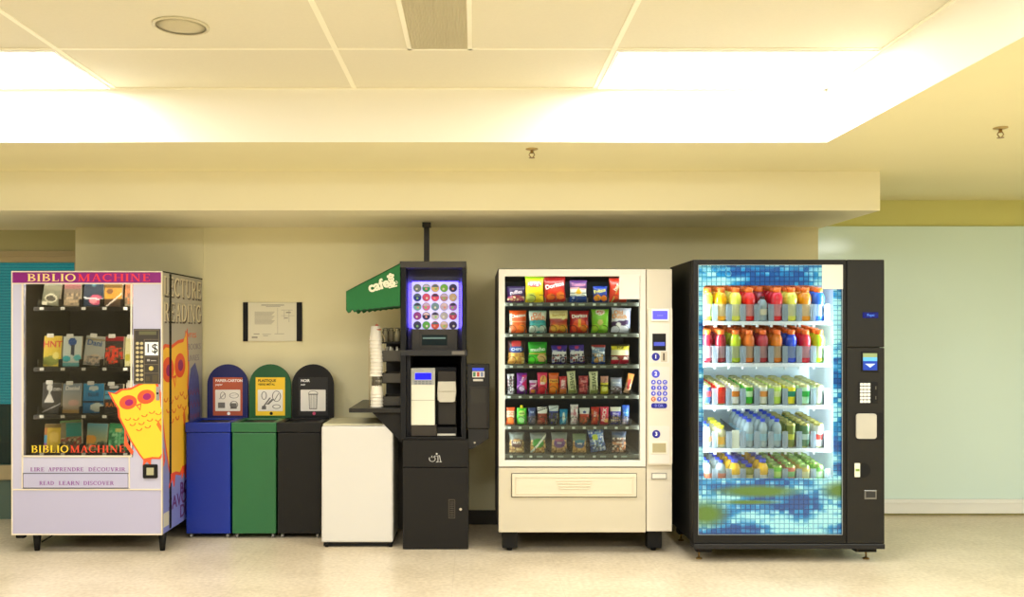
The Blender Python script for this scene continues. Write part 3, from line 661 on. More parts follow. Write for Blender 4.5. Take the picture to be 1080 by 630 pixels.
snack(1, 644.6, 665.4, 325.2, 'white crisp bag with orange writing and a purple band', [('bg', (226, 224, 240)), ('slant', .38, .1, .12, (70, 40, 90)), ('ell', .35, .30, .14, .1, (236, 230, 230)), ('rect', .9, .2, 1, .9, (190, 196, 236))], [('Old', .34, .80, .30, (244, 150, 10), 0), ('Dutch', .40, .64, .30, (244, 150, 10), 0)], tilt=2)
# row 3
snack(2, 535.5, 553.9, 359.5, 'red topped cookie bag with a blue oval logo, third row', [('bg', (70, 40, 40)), ('band', 0, .48, (206, 156, 70)), ('ell', .5, .88, .3, .16, (200, 60, 60)), ('dots', 0, .46, [(236, 190, 80), (190, 130, 60), (240, 210, 120)], 5, 4), ('ell', .5, .62, .42, .14, (20, 60, 140))], [('CHIPS', .5, .62, .22, (210, 220, 240), 0)], name='cookie_bag', cat='snack bag')
snack(2, 557.2, 577.2, 361, 'bright green snack bag with white lettering, third row', [('grad', (60, 200, 30), (40, 170, 40)), ('ell', .72, .27, .26, .18, (236, 200, 130)), ('ell', .27, .2, .24, .17, (90, 230, 50)), ('band', .44, .48, (220, 130, 60)), ('band', .48, .52, (120, 210, 60))], [('mucho', .5, .66, .28, (240, 250, 236), 4), ('HOT', .5, .88, .2, (20, 120, 40), 0)])
for xa, xb, s, tl in ((582, 598.6, 'left', -1), (601.7, 617.6, 'right', -4)):
    snack(2, xa, xb, 364.6, 'purple and white mini cookie pouch, %s one of the pair' % s, [('bg', (64, 44, 150)), ('band', .1, .62, (222, 216, 222)), ('dots', .06, .5, [(60, 44, 70), (150, 50, 60), (240, 236, 240), (120, 120, 170)], 6, 2), ('ell', .5, .88, .14, .08, (200, 60, 110))], [('Wonder', .5, .64, .25, (250, 250, 250), -4)], name='cookie_pouch', cat='snack bag', tilt=tl)
snack(2, 624.3, 639, 364, 'grey blue cookie pouch with a red top', [('bg', (120, 146, 176)), ('band', .86, 1, (170, 60, 60)), ('slant', .7, .07, -.3, (226, 232, 236)), ('dots', .1, .55, [(226, 232, 240), (70, 110, 170), (226, 180, 110), (60, 70, 90)], 6, 5), ('band', 0, .1, (20, 70, 170)), ('ell', .35, .16, .2, .12, (226, 170, 90))], [('Oreo', .5, .72, .28, (40, 90, 160), -10)], name='cookie_pouch', cat='snack bag')
snack(2, 644.6, 664.6, 363.4, 'yellow, white and crimson popcorn bag at the right end', [('bg', (232, 224, 180)), ('band', 0, .2, (206, 30, 60)), ('band', .2, .36, (240, 226, 214)), ('band', .36, .46, (150, 40, 50)), ('band', .72, .92, (226, 210, 40)), ('band', .92, 1, (60, 50, 20)), ('ell', .5, .3, .2, .1, (150, 60, 50))], [('POP', .5, .82, .2, (40, 40, 30), 0)], name='popcorn_bag', cat='snack bag')
# row 4 bars
def cb(xa, xb, yt, lab, ops, texts=(), tilt=0, d=.026, name='candy_bar', row=3, style='bag', cap=None, cat='candy'):
    snack(row, xa, xb, yt, lab, ops, texts, name, cat, d, tilt, style, cap)
cb(535, 542.4, 394.8, 'silver and black upright candy bar at the left end', [('bg', (196, 190, 192)), ('dots', .05, .95, [(60, 44, 50), (120, 70, 80), (220, 216, 220)], 5, 3)], [('COOKIE', .5, .5, .62, (40, 28, 34), 90)])
cb(545, 556, 393.8, 'purple and magenta wrapper with a pale swirl', [('bg', (110, 24, 140)), ('rect', .55, .2, 1, .9, (220, 30, 110)), ('ell', .5, .28, .28, .14, (226, 200, 236)), ('slant', .55, .06, .5, (190, 120, 210))], [('fuze', .5, .68, .36, (240, 210, 250), 70)])
cb(558.4, 566.6, 401.4, 'short pink and purple wrapper, smallest of the bar row', [('bg', (176, 50, 130)), ('band', .84, 1, (210, 190, 220)), ('ell', .5, .2, .4, .14, (240, 140, 60)), ('slant', .55, .08, .4, (240, 170, 210))], [('mini', .5, .62, .36, (250, 230, 240), 0)])
cb(566.8, 577.6, 393.2, 'hot pink candy bag with yellow and red fruit patch', [('bg', (236, 50, 100)), ('ell', .6, .66, .34, .2, (246, 190, 90)), ('ell', .5, .22, .4, .2, (230, 24, 50)), ('rect', .3, .45, .7, .55, (246, 220, 210))], [('sour', .5, .72, .34, (200, 30, 60), 70)], name='candy_bag')
cb(578.8, 589.4, 393.6, 'orange candy bag with a big orange disc', [('bg', (236, 96, 14)), ('ell', .5, .28, .42, .24, (252, 140, 20)), ('band', .52, .72, (246, 170, 40))], [('Peach', .5, .62, .32, (120, 60, 10), 0)], name='candy_bag')
cb(589.9, 598, 397.2, 'red and pink wrapper between orange bag and cream bar', [('bg', (206, 50, 60)), ('band', 0, .35, (220, 120, 60)), ('rect', .2, .3, .85, .8, (236, 150, 160))], [('SKIT', .5, .58, .5, (250, 244, 240), 80)])
for xa, xb, yt, s, tl in ((599.4, 608.6, 391.9, 'left', -4), (622, 631.4, 392.3, 'right', -2)):
    cb(xa, xb, yt, 'tall cream bar with green black vertical letters, %s one of two' % s, [('bg', (226, 226, 178)), ('rect', .1, .02, .9, .16, (150, 160, 90))], [('SWEET', .5, .55, .62, (60, 78, 40), -90)], tilt=tl)
cb(610.4, 620.8, 396.8, 'dull crimson wrapper between the two cream bars', [('bg', (186, 54, 70)), ('dots', .05, .95, [(206, 90, 100), (150, 40, 60), (220, 120, 120)], 7, 8)], [('fruit', .5, .7, .34, (230, 150, 150), 0)])
cb(633.5, 641.9, 397, 'yellow wrapper with pink top and a round emblem', [('bg', (226, 214, 50)), ('band', .62, 1, (214, 150, 130)), ('ell', .5, .3, .4, .17, (240, 240, 120)), ('band', .46, .52, (80, 90, 30))], [('Juicy', .5, .75, .34, (120, 70, 110), 60)])
cb(644, 656.3, 398.6, 'translucent silver grey candy bag, second from right', [('bg', (132, 128, 140)), ('band', .5, .9, (150, 156, 176)), ('dots', .0, .45, [(110, 80, 80), (180, 170, 180), (90, 70, 60)], 6, 1)], [('mints', .5, .70, .3, (210, 214, 226), 0)], name='candy_bag')
cb(657.6, 664.4, 394.5, 'orange and pink stick pack leaning to the right', [('bg', (240, 150, 70)), ('band', .0, .5, (246, 196, 160)), ('rect', .3, .2, .7, .7, (206, 70, 60))], [('STICK', .5, .5, .55, (180, 40, 60), 90)], tilt=14)
# row 5
def c5(*a, **k): cb(*a, row=4, **k)
c5(534, 543.3, 430, 'orange and white pouch with an orange at the bottom', [('bg', (232, 90, 40)), ('band', .4, .8, (220, 200, 170)), ('ell', .5, .25, .4, .2, (250, 130, 50))], [('GO', .5, .62, .5, (190, 60, 40), 0)], name='candy_bag')
c5(545.2, 555.4, 430.5, 'green pouch with a yellow spout cap', [('grad', (60, 190, 30), (80, 200, 40)), ('ell', .5, .3, .34, .2, (170, 236, 150)), ('ell', .5, .68, .34, .16, (190, 220, 110))], [('apple', .5, .68, .26, (30, 110, 30), 0)], cap=(236, 220, 20), name='fruit_pouch', style='pouch')
c5(557.3, 565.2, 430.4, 'slate blue narrow candy pack, third from left', [('bg', (70, 84, 140)), ('band', 0, .5, (96, 100, 116)), ('dots', .05, .5, [(130, 120, 140), (70, 90, 130), (170, 150, 160)], 6, 2)], [('ice', .5, .75, .4, (170, 190, 230), 0)])
c5(566.8, 577.6, 429.6, 'red chocolate bag with black and white striped top', [('bg', (150, 44, 36)), ('band', .62, 1, (232, 230, 226)), ('slant', .86, .03, .2, (30, 28, 30)), ('slant', .96, .02, .2, (30, 28, 30)), ('ell', .5, .28, .36, .22, (110, 40, 30)), ('dots', .05, .5, [(200, 120, 90), (120, 40, 30), (180, 60, 50)], 6, 3)], name='candy_bag')
c5(578.8, 589.3, 428.2, 'white topped navy candy bag with grey base', [('bg', (66, 72, 84)), ('band', .68, 1, (206, 216, 220)), ('band', .62, .7, (30, 50, 150)), ('slant', .86, .02, .2, (120, 130, 140)), ('dots', 0, .6, [(56, 50, 150), (150, 140, 110), (40, 46, 60)], 5, 9)], name='candy_bag')
c5(590.2, 598.9, 431.9, 'bright cyan blue wrapper with a white fish shape', [('bg', (20, 140, 196)), ('ell', .5, .45, .16, .34, (226, 240, 230)), ('slant', .2, .06, .6, (90, 200, 230))], name='candy_bag')
c5(601.7, 610, 427.1, 'white gum pack with pink writing in the middle', [('bg', (232, 222, 226)), ('dots', .1, .9, [(220, 150, 170), (245, 240, 240), (200, 180, 190)], 5, 2)], [('gum', .5, .6, .5, (190, 60, 100), 90)])
c5(611.2, 622, 430.4, 'white and red chocolate bag right of the white gum pack', [('bg', (196, 60, 40)), ('band', .62, .9, (226, 228, 230)), ('band', .9, 1, (220, 220, 214)), ('dots', 0, .45, [(120, 90, 50), (200, 90, 60), (60, 70, 50)], 6, 7), ('ell', .5, .74, .2, .07, (40, 60, 150))], name='candy_bag')
c5(623.6, 632.2, 429.6, 'plain red chocolate wrapper with gold marks', [('bg', (206, 36, 28)), ('dots', .15, .85, [(220, 120, 60), (190, 30, 30), (206, 60, 40)], 4, 6)], [('KIT', .5, .6, .45, (240, 220, 210), 80)])
c5(633, 642.3, 429.4, 'hot pink wrapper with white block letters', [('bg', (226, 40, 80)), ('rect', .15, .1, .9, .95, (236, 60, 90)), ('ell', .7, .2, .25, .12, (246, 190, 110))], [('ROCK', .45, .55, .55, (250, 240, 236), 80)])
c5(643.6, 655.2, 429.6, 'white, violet and cookie patterned bag, second from right', [('bg', (50, 56, 140)), ('band', .74, 1, (230, 226, 210)), ('band', .5, .74, (70, 56, 190)), ('dots', .1, .5, [(226, 210, 150), (60, 50, 40), (200, 170, 110)], 5, 3)], [('Mini', .5, .62, .3, (220, 216, 250), 0)], name='candy_bag')
c5(656.3, 664, 427.6, 'bright blue candy bag at the right end of fifth row', [('grad', (170, 170, 206), (30, 90, 220)), ('ell', .5, .6, .35, .16, (60, 150, 250)), ('dots', 0, .4, [(200, 170, 190), (110, 110, 190), (230, 220, 236)], 5, 3)], [('cool', .5, .62, .4, (220, 236, 255), 0)], name='candy_bag')
# row 6
def nut(xa, xb, yt, lab, lc, nuts, txt, extra=(), tilt=0, top=(120, 128, 124)):
    snack(5, xa, xb, yt, lab, [('bg', top), ('band', 0, .5, nuts[0]), ('dots', 0, .62, nuts, 7, xa), ('ell', .5, .48, .38, .24, lc)] + list(extra), [(txt, .5, .5, .2, (236, 228, 214), 0)], 'nut_bag', 'snack bag', .045, tilt)
nut(536.9, 553.3, 456.5, 'clear nut bag with a dark brown oval label, bottom left', (92, 56, 52), [(190, 150, 96), (226, 200, 140), (140, 104, 70)], 'NUTS', [('ell', .5, .62, .26, .07, (180, 140, 90))])
nut(559.2, 576.2, 457, 'clear nut bag with green label and white swoosh', (60, 150, 50), [(216, 170, 90), (236, 200, 120), (180, 120, 60)], '', [('slant', .42, .08, .9, (236, 240, 226))])
nut(581.7, 598.6, 456.5, 'clear trail mix bag with a round purple label', (104, 60, 130), [(196, 150, 90), (220, 180, 120), (150, 110, 70)], 'mix', [('ell', .5, .64, .34, .09, (170, 90, 130))])
nut(604, 619, 458, 'clear snack bag with a blue and teal label', (50, 80, 130), [(214, 160, 80), (240, 200, 120), (180, 130, 70)], 'salty', [('ell', .5, .60, .36, .1, (40, 120, 140))], top=(110, 130, 96))
snack(5, 623.5, 640, 453, 'crumpled bright blue and white foil bag leaning left', [('bg', (60, 110, 206)), ('dots', .0, 1, [(226, 236, 246), (30, 80, 190), (150, 190, 230), (236, 240, 250), (60, 90, 80)], 7, 3), ('ell', .4, .62, .2, .14, (206, 220, 60)), ('dots', 0, .5, [(210, 220, 230), (120, 150, 190), (60, 90, 150)], 8, 8)], (), 'mint_bag', 'snack bag', .05, -9)
nut(645.5, 661, 455.6, 'clear bag of brown chocolate pieces at bottom right', (120, 66, 50), [(96, 64, 50), (206, 160, 130), (60, 40, 36), (230, 210, 190)], 'choc', [('dots', .1, .7, [(206, 140, 100), (70, 44, 36), (236, 220, 206)], 6, 2), ('band', .82, .94, (60, 80, 120))], top=(84, 92, 110))

# ------------------------------------------------------------------ cold drink machine
DN = 5.52
t = thing('drink_vending_machine', 'black cold drink vending machine with a blue mosaic printed glass door', 'vending machine', (X(832, DN), DN + .35, 0))
CHAR = mat('charcoal_metal', (30, 28, 24), .5, spec=.3, noise=.06, nscale=40)
CHARD = mat('dark_charcoal_frame', (19, 18, 16), .5, spec=.3)
x0, x1 = X(731, DN), X(933, DN); ztp, zbt = Z(274, DN), Z(574, DN); yb = 6.18
b = NB()
bx(b, x0, x0+.035, DN+.06, yb, zbt, ztp, bev=.005); bx(b, X(893, DN)-.0, x1-.004, DN+.055, yb, zbt, ztp, bev=.005)
bx(b, x0+.03, X(893, DN)+.01, DN+.06, yb, ztp-.05, ztp); bx(b, x0+.03, X(893, DN)+.01, DN+.06, yb, zbt, .42); bx(b, x0+.03, X(893, DN)+.01, yb-.05, yb, .41, ztp-.04)
mk('cabinet', b, BLK, t)
b = NB(); bx(b, x0+.004, x1+.002, DN-.004, DN+.10, Z(579.5, DN), zbt, bev=.004); mk('base_rail', b, mat('base_rail_grey', (36, 36, 38), .35, metal=.4), t)
for px0, px1 in ((736, 752), (905, 927)):
    for dy in (0.06, .55):
        b = NB(); fb(b, px0, 579, px1, 584, DN+.05, dy-.03, dy+.05, bev=.002); lg = mk('leg_bracket', b, BLKM, t)
        fx = X(738.5 if px0 < 800 else 915.5, DN+.08); b = NB(); cyl(b, (fx, DN+.05+dy, .012), (fx, DN+.05+dy, .06), .006, 10, 0); lathe(b, [(.02, 0, 0), (.02, .006, 0), (.008, .012, 0)], fx, DN+.05+dy, 0, 14); mk('levelling_foot', b, _m['brass'], lg)
# door
wx0, wx1, wz0, wz1 = X(736.3, DN), X(888.6, DN), Z(564.5, DN), Z(279.3, DN)
b = NB()
xdl = X(892.8, DN)
bx(b, x0+.001, wx0, DN, DN+.055, zbt+.001, ztp, bev=.004); bx(b, wx1, xdl, DN, DN+.055, zbt+.001, ztp, bev=.004)
bx(b, wx0-.003, wx1+.003, DN, DN+.055, wz1, ztp, bev=.004); bx(b, wx0-.003, wx1+.003, DN, DN+.055, zbt+.001, wz0, bev=.004)
door = mk('door_frame', b, CHARD, t)
b = NB(); e = .0035
bx(b, wx0, wx0+e, DN-.002, DN+.004, wz0, wz1); bx(b, wx1-e, wx1, DN-.002, DN+.004, wz0, wz1); bx(b, wx0, wx1, DN-.002, DN+.004, wz0, wz0+e); bx(b, wx0, wx1, DN-.002, DN+.004, wz1-e, wz1)
mk('glass_trim', b, mat('trim_silver', (150, 160, 165), .3, metal=.6), door)
b = NB(); bx(b, wx0, wx1, DN+.010, DN+.015, wz0, wz1); mk('glass', b, glassmat('clear_drink_glass', (244, 250, 250), .015), door)
# printed panel with a rounded window cut out
b = NB(); r_out = [(wx0, wz0), (wx1, wz0), (wx1, wz1), (wx0, wz1)]
hx0, hx1, hz0, hz1 = X(742.6, DN), X(880.2, DN), Z(505.4, DN), Z(301, DN)
hole = rrect(hx0, hz0, hx1, hz1, .022, 6)
def ringpanel(bm, y0, y1, mi=0):
    # four border strips plus corner fans so the window keeps its rounded corners
    for (a0, a1, c0, c1) in ((wx0, hx0, wz0, wz1), (hx1, wx1, wz0, wz1), (hx0, hx1, wz0, hz0), (hx0, hx1, hz1, wz1)):
        bx(bm, a0, a1, y0, y1, c0, c1, mi)
    r = .022
    for cx, cz, sx_, sz_ in ((hx0, hz0, 1, 1), (hx1, hz0, -1, 1), (hx1, hz1, -1, -1), (hx0, hz1, 1, -1)):
        ctr = (cx + sx_*r, cz + sz_*r)
        pts = [(cx, cz)] + [(ctr[0] - sx_*r*math.sin(math.radians(a)), ctr[1] - sz_*r*math.cos(math.radians(a))) for a in range(0, 91, 15)]
        prism(bm, pts, Matrix(((1,0,0,0),(0,0,-1,y1),(0,1,0,0),(0,0,0,1))), y1-y0, mi)
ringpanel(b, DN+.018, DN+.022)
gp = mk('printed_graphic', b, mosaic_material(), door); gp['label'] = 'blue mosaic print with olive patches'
# the print's texture must be read in world space: object sits at the machine's origin, so bake the offset in the mapping
for nd in bpy.data.materials['mosaic_print'].node_tree.nodes:
    if nd.type == 'MAPPING' and not nd.outputs[0].links[0].to_node.type == 'TEX_NOISE': nd.inputs['Location'].default_value = tuple(org[t.name])
RING = mat('ring_print_cyan', (150, 220, 235), .3)
for (px, py, r) in ((746, 283, 4.5), (755.5, 284.5, 3.2), (763, 281.3, 4.2), (769, 288.5, 3.2), (884.5, 360, 3.4), (884.5, 369, 3.6), (853.5, 558.5, 3.2), (870, 559.5, 3), (740, 397, 2.4)):
    b = NB(); rr = r*DN/FX
    prism(b, arc_poly(0, 0, rr, rr, 0, 180, rr*.16, 16), FP(px, py, DN, -.0175), .0005); prism(b, arc_poly(0, 0, rr, rr, 180, 360, rr*.16, 16), FP(px, py, DN, -.0175), .0005)
    mk('bubble_print', b, RING, gp)
b = NB(); fb(b, 866.7, 279.4, 888.8, 305.2, DN, -.005, -.001, bev=.001); mk('blank_sticker', b, _m['blank_white_sticker'], door)['label'] = 'plain cream square sticker on the door corner'
# control column
b = NB(); bx(b, X(893.3, DN), x1, DN, DN+.055, Z(366.6, DN), ztp, bev=.006); mk('upper_column', b, CHAR, t)
b = NB(); bx(b, X(893.3, DN), x1, DN, DN+.055, zbt+.001, Z(367.1, DN), bev=.004); lc = mk('lower_column', b, CHAR, t)
def oncol(name, r, d0, d1, m, bev=.001, par=None, lab=None):
    b = NB(); fb(b, *r, DN, d0, d1, bev=bev); o = mk(name, b, m, par or t)
    if lab: o['label'] = lab
    return o
oncol('brand_badge', (909.8, 329.6, 926, 335.6), -.005, .001, mat('navy_badge', (10, 16, 70), .2, emit=(16, 30, 150), es=.35), .001)
b = NB(); text_polys_mesh(b, 'Pepsi', FP(918, 332.6, DN, .0052), .022, t=.0005); mk('badge_text', b, emitmat('badge_text_blue', (110, 160, 255), 1.1), t)
oncol('screen_bezel', (908.3, 371, 926.5, 392.4), -.006, .001, BLKM, .003)
sc_ = NB(); bands = [((909.8, 372.8, 924.6, 377), 0), ((909.8, 377, 924.6, 381), 1), ((909.8, 381, 924.6, 390.6), 2)]
for r, mi in bands: fb(sc_, *r, DN, -.0075, -.0055, mi)
prism(sc_, [(-.032, .010), (.032, .010), (0, -.014)], FP(917.2, 385.5, DN, .0075), .0006, 3)
mk('display', sc_, [mat('scr_a', (120, 130, 90), .3, emit=(150, 170, 110), es=.5), mat('scr_b', (80, 150, 190), .3, emit=(90, 170, 220), es=.6), mat('scr_c', (20, 50, 130), .3, emit=(20, 60, 170), es=.6), emitmat('scr_white', (220, 235, 255), 1.1)], t)
kpd = oncol('keypad_plate', (905.5, 403, 925.8, 425.4), -.003, .001, BLKM, .002)
for r in range(6):
    for c in range(3):
        b = NB(); prism(b, rrect(-.0095, -.0085, .0095, .0085, .003, 3), FP(908.4 + 3.7*c, 405.6 + 3.6*r, DN, .003), .004); mk('key', b, mat('key_white', (226, 226, 222), .4), kpd)
for yy in (407.5, 418):
    b = NB(); fb(b, 923.0, yy, 924.0, yy+3.5, DN, -.0042, -.0025); mk('coin_slot', b, mat('slot_steel', (120, 118, 110), .3, metal=.8), kpd)
oncol('pocket_recess', (902.6, 435.4, 931, 464.2), -.001, .001, BLKM, .0)
b = NB(); prism(b, rrect(-.066, -.077, .058, .077, .016, 5), FP(913.8, 449.6, DN, .001), .011); mk('document_pocket', b, mat('silver_plastic', (186, 182, 168), .3, noise=.12, nscale=6), t)
b = NB(); prism(b, circ(0, 0, .045, n=28), FP(909.8, 496, DN, .0005), .006); lk = mk('lock_plate', b, BLKM, t)
b = NB(); fb(b, 900.7, 488.6, 906.4, 503.2, DN, -.012, -.003, bev=.002); mk('lock_label', b, mat('lock_label_white', (226, 228, 206), .4), lk)
b = NB(); fb(b, 901.5, 494.5, 905.6, 497, DN, -.013, -.011); mk('lock_stripe', b, mat('stripe_green', (120, 150, 60), .4), lk)
oncol('coin_return', (911.6, 517.2, 924.4, 526.8), -.004, .001, mat('return_frame', (130, 130, 128), .3, metal=.7), .003)
oncol('coin_return_flap', (913, 518.4, 923, 525), -.006, -.003, mat('return_flap', (40, 40, 42), .3), .002)
# interior
IW = mat('interior_white', (226, 236, 238), .45)
b = NB(); lx0, lx1 = x0+.037, X(893, DN)-.004
bx(b, lx0, lx0+.004, DN+.065, yb-.055, .425, ztp-.055); bx(b, lx1-.004, lx1, DN+.065, yb-.055, .425, ztp-.055); bx(b, lx0+.004, lx1-.004, yb-.062, yb-.056, .425, ztp-.055)
bx(b, lx0+.004, lx1-.004, DN+.065, yb-.062, .425, .43); bx(b, lx0+.004, lx1-.004, DN+.065, yb-.062, ztp-.06, ztp-.055)
mk('liner', b, IW, t)
b = NB(); bx(b, hx1+.01, hx1+.025, DN+.03, DN+.045, hz0, hz1); bx(b, hx0-.025, hx0-.012, DN+.03, DN+.045, hz0, hz1); bx(b, hx0, hx1, DN+.03, DN+.045, hz1+.012, hz1+.028)
mk('led_strip', b, emitmat('led_cool_white', (225, 240, 255), 8.0), t)
for (lx, lz, sx_, sy_, rot) in ((hx1+.004, (hz0+hz1)/2, .02, 1.1, (0, math.radians(75), 0)), (hx0-.004, (hz0+hz1)/2, .02, 1.1, (0, math.radians(-75), 0))):
    ld = bpy.data.lights.new('led', 'AREA'); ld.shape = 'RECTANGLE'; ld.size = 1.1; ld.size_y = .02; ld.energy = 6.5; ld.color = (.88, .95, 1)
    lo = bpy.data.objects.new('led_lamp', ld); C.objects.link(lo); lo.parent = t
    s = 1 if lx < (hx0+hx1)/2 else -1
    d = Vector((s*.7, .75, 0)).normalized()
    # light axis -Z towards d, long side vertical
    zax = -d; xax = Vector((0, 0, 1)); yax = zax.cross(xax)
    lo.matrix_local = Matrix.Translation(Vector((lx, DN+.04, lz)) - org[t.name]) @ Matrix((xax, yax, zax)).transposed().to_4x4()
DR = 5.62
dsy = [339.5, 383.4, 427.6, 472.8, 512.0]
dsz = [Z(y, DR) for y in dsy]
colx = [745.2 + 14.7*i for i in range(9)]
PITCH = .077; SLO = .115; SLA = math.atan(SLO)
CLP = glassmat('clear_divider_plastic', (225, 238, 245), .12, haze=.30, hazecol=(240, 246, 252))
for q, z in enumerate(dsz):
    b = NB(); xa, xb = lx0+.02, X(873.5, DR)
    bx(b, xa, xb, DR-.045, DR-.030, z-.020, z+.002, bev=.002); prism(b, [(DR-.03, z-.006), (yb-.07, z-.006+SLO*(yb-.07-DR+.03)), (yb-.07, z+SLO*(yb-.07-DR+.03)), (DR-.03, z)], Matrix(((0,0,1,xa),(1,0,0,0),(0,1,0,0),(0,0,0,1))), xb-xa)
    for cx in colx: bx(b, X(cx-7.2, DR)-.006, X(cx-7.2, DR)+.006, DR-.043, DR-.025, z-.034, z-.018)
    sh = mk('rack', b, mat('rack_white', (236, 238, 240), .4), t)
    b = NB()
    for cx in colx + [colx[-1]+14.7]:
        px = X(cx-7.35, DR)
        bx(b, px-.017, px+.017, DR-.034, DR-.031, z+.002, z+.108, bev=.001); bx(b, px-.017, px-.013, DR-.038, DR-.034, z+.002, z+.108, bev=.001); bx(b, px+.013, px+.017, DR-.038, DR-.034, z+.002, z+.108, bev=.001); bx(b, px-.002, px+.002, DR-.038, DR-.034, z+.002, z+.100, bev=.001); prism(b, [(DR-.03, z+.001), (yb-.08, z+.001+SLO*(yb-.08-DR+.03)), (yb-.08, z+.08+SLO*(yb-.08-DR+.03)), (DR-.03, z+.08)], Matrix(((0,0,1,px-.0025),(1,0,0,0),(0,1,0,0),(0,0,0,1))), .005)
    mk('divider', b, CLP, sh)
# bottles -------------------------------------------------------------
def liquid(name, c): return mat(name, c, .12, spec=.6, coat=.3)
def proto_bottle(c, capc, labc, h=.186, r=.034):
    k = NB(); s = h/.186
    lathe(k, [(r*.80, 0, 0), (r*.96, .006*s, 0), (r, .014*s, 0), (r*.96, .03*s, 0), (r*.86, .06*s, 0), (r*.84, .08*s, 0), (r*.98, .10*s, 0), (r*1.03, .118*s, 0), (r*.97, .138*s, 0), (r*.72, .154*s, 0), (r*.58, .162*s, 0)], seg=18)
    o = mk('drink_bottle', k, liquid('drink_%d_%d_%d' % c, c), None, (0, 0, 0))
    k = NB(); lathe(k, [(r*.62, .160*s, 0), (r*.66, .163*s, 0), (r*.66, .181*s, 0), (r*.58, .186*s, 0)], seg=18); mk('cap', k, mat('cap_%d_%d_%d' % capc, capc, .35), o)
    k = NB(); lathe(k, [(r*.985, .028*s, 0), (r*.90, .058*s, 0), (r*.885, .078*s, 0), (r*1.0, .095*s, 0)], seg=18, cap=False); mk('sleeve_label', k, mat('sleeve_%d_%d_%d' % labc, labc, .35), o)
    return o
def proto_can(c, lab2, top=(196, 190, 150), h=.122, r=.0315):
    k = NB()
    lathe(k, [(r*.78, 0, 2), (r, .008, 2), (r, .012, 0), (r, .05, 0), (r, .0505, 1), (r, .085, 1), (r, .0855, 0), (r, h-.012, 0), (r*.84, h-.002, 2), (r*.84, h, 2), (r*.78, h-.004, 2)], seg=20)
    prism(k, [(-.004, -.008), (.004, -.008), (.004, .008), (-.004, .008)], Matrix.Translation((0, 0, h-.003)), .003, 2)
    return mk('drink_can', k, [mat('can_%d_%d_%d' % c, c, .28, metal=.15), mat('can_%d_%d_%d' % lab2, lab2, .28, metal=.15), mat('cantop_%d_%d_%d' % top, top, .3, metal=.8)], None, (0, 0, 0))
def proto_round(c, capc):
    k = NB(); lathe(k, [(.028, 0, 0), (.036, .008, 0), (.037, .05, 0), (.035, .07, 0), (.037, .085, 0), (.036, .105, 0), (.028, .125, 0), (.018, .135, 0), (.016, .142, 0)], seg=18)
    o = mk('juice_bottle', k, liquid('juice_%d_%d_%d' % c, c), None, (0, 0, 0))
    k = NB(); lathe(k, [(.020, .138, 0), (.021, .141, 0), (.021, .160, 0), (.018, .163, 0)], seg=18); mk('cap', k, mat('cap_%d_%d_%d' % capc, capc, .35), o)
    k = NB(); lathe(k, [(.0378, .02, 0), (.0382, .05, 0), (.0362, .066, 0)], seg=18, cap=False); mk('sleeve_label', k, mat('juice_sleeve', (236, 226, 210), .4), o)
    return o
def proto_water(capc=(20, 60, 190), c=(150, 196, 206), h=.178, lab=(150, 190, 205)):
    k = NB(); s = h/.178
    lathe(k, [(.026, 0, 0), (.032, .006*s, 0), (.0325, .03*s, 0), (.0305, .036*s, 0), (.0325, .042*s, 0), (.0325, .09*s, 0), (.0305, .096*s, 0), (.0325, .102*s, 0), (.031, .125*s, 0), (.022, .148*s, 0), (.013, .158*s, 0), (.0125, .164*s, 0)], seg=18)
    o = mk('water_bottle', k, glassmat('pet_%d_%d_%d' % c, c, .08, haze=.5, hazecol=(225, 242, 246)), None, (0, 0, 0))
    k = NB(); lathe(k, [(.0145, .160*s, 0), (.015, .163*s, 0), (.015, .176*s, 0), (.0135, .178*s, 0)], seg=16); mk('cap', k, mat('cap_%d_%d_%d' % capc, capc, .35), o)
    k = NB(); lathe(k, [(.033, .045*s, 0), (.033, .088*s, 0)], seg=18, cap=False); mk('sleeve_label', k, mat('wsleeve_%d_%d_%d' % lab, lab, .35), o)
    return o
OC = (246, 112, 30)
ordn = ['front', 'second back', 'third back', 'fourth back', 'fifth back', 'sixth back']
coln = ['leftmost column', 'second column', 'third column', 'fourth column', 'middle column', 'sixth column', 'seventh column', 'eighth column', 'rightmost column']
rown = ['top rack', 'second rack', 'third rack', 'fourth rack', 'bottom rack']
def fill(row, col, make, desc, cat, n=5, pitch=PITCH, skip=0, tilt=0):
    o = make(); px = X(colx[col], DR); r0 = o
    for k in range(skip, n):
        c = o if k == skip else copy_tree(o)
        c.location = (px + random.uniform(-.002, .002), DR + .012 + k*pitch, dsz[row] + .003 + SLO*(.042 + k*pitch))
        c.rotation_mode = 'ZYX'; c.rotation_euler = (SLA, 0, random.uniform(0, 6.28))
        tag(c, '%s, %s in the %s, %s' % (desc, ordn[k], coln[col], rown[row]), cat, '%s on the %s of the drink machine' % ('cans' if cat == 'drink can' else 'bottles', rown[row]))
r1 = [((214, 232, 60), 'yellow green'), ((255, 170, 10), 'golden orange'), ((246, 240, 90), 'pale yellow'), ((236, 30, 20), 'red'), None, ((232, 20, 40), 'crimson'), ((246, 236, 90), 'lemon yellow'), ((250, 150, 10), 'orange'), ((40, 110, 226), 'blue')]
for i, e in enumerate(r1):
    if e: fill(0, i, lambda c=e[0]: proto_bottle(c, OC, tuple(int(v*.35+130) for v in c), h=.206, r=.0385), '%s drink bottle with orange cap' % e[1], 'drink bottle')
fill(0, 4, lambda: proto_water((60, 30, 26), (190, 190, 150), .150, (226, 216, 190)), 'small clear bottle with black cap', 'drink bottle', 1)
fill(0, 4, lambda: proto_bottle((150, 20, 30), OC, (130, 110, 120), h=.206, r=.0385), 'dark red drink bottle', 'drink bottle', 5, skip=1)
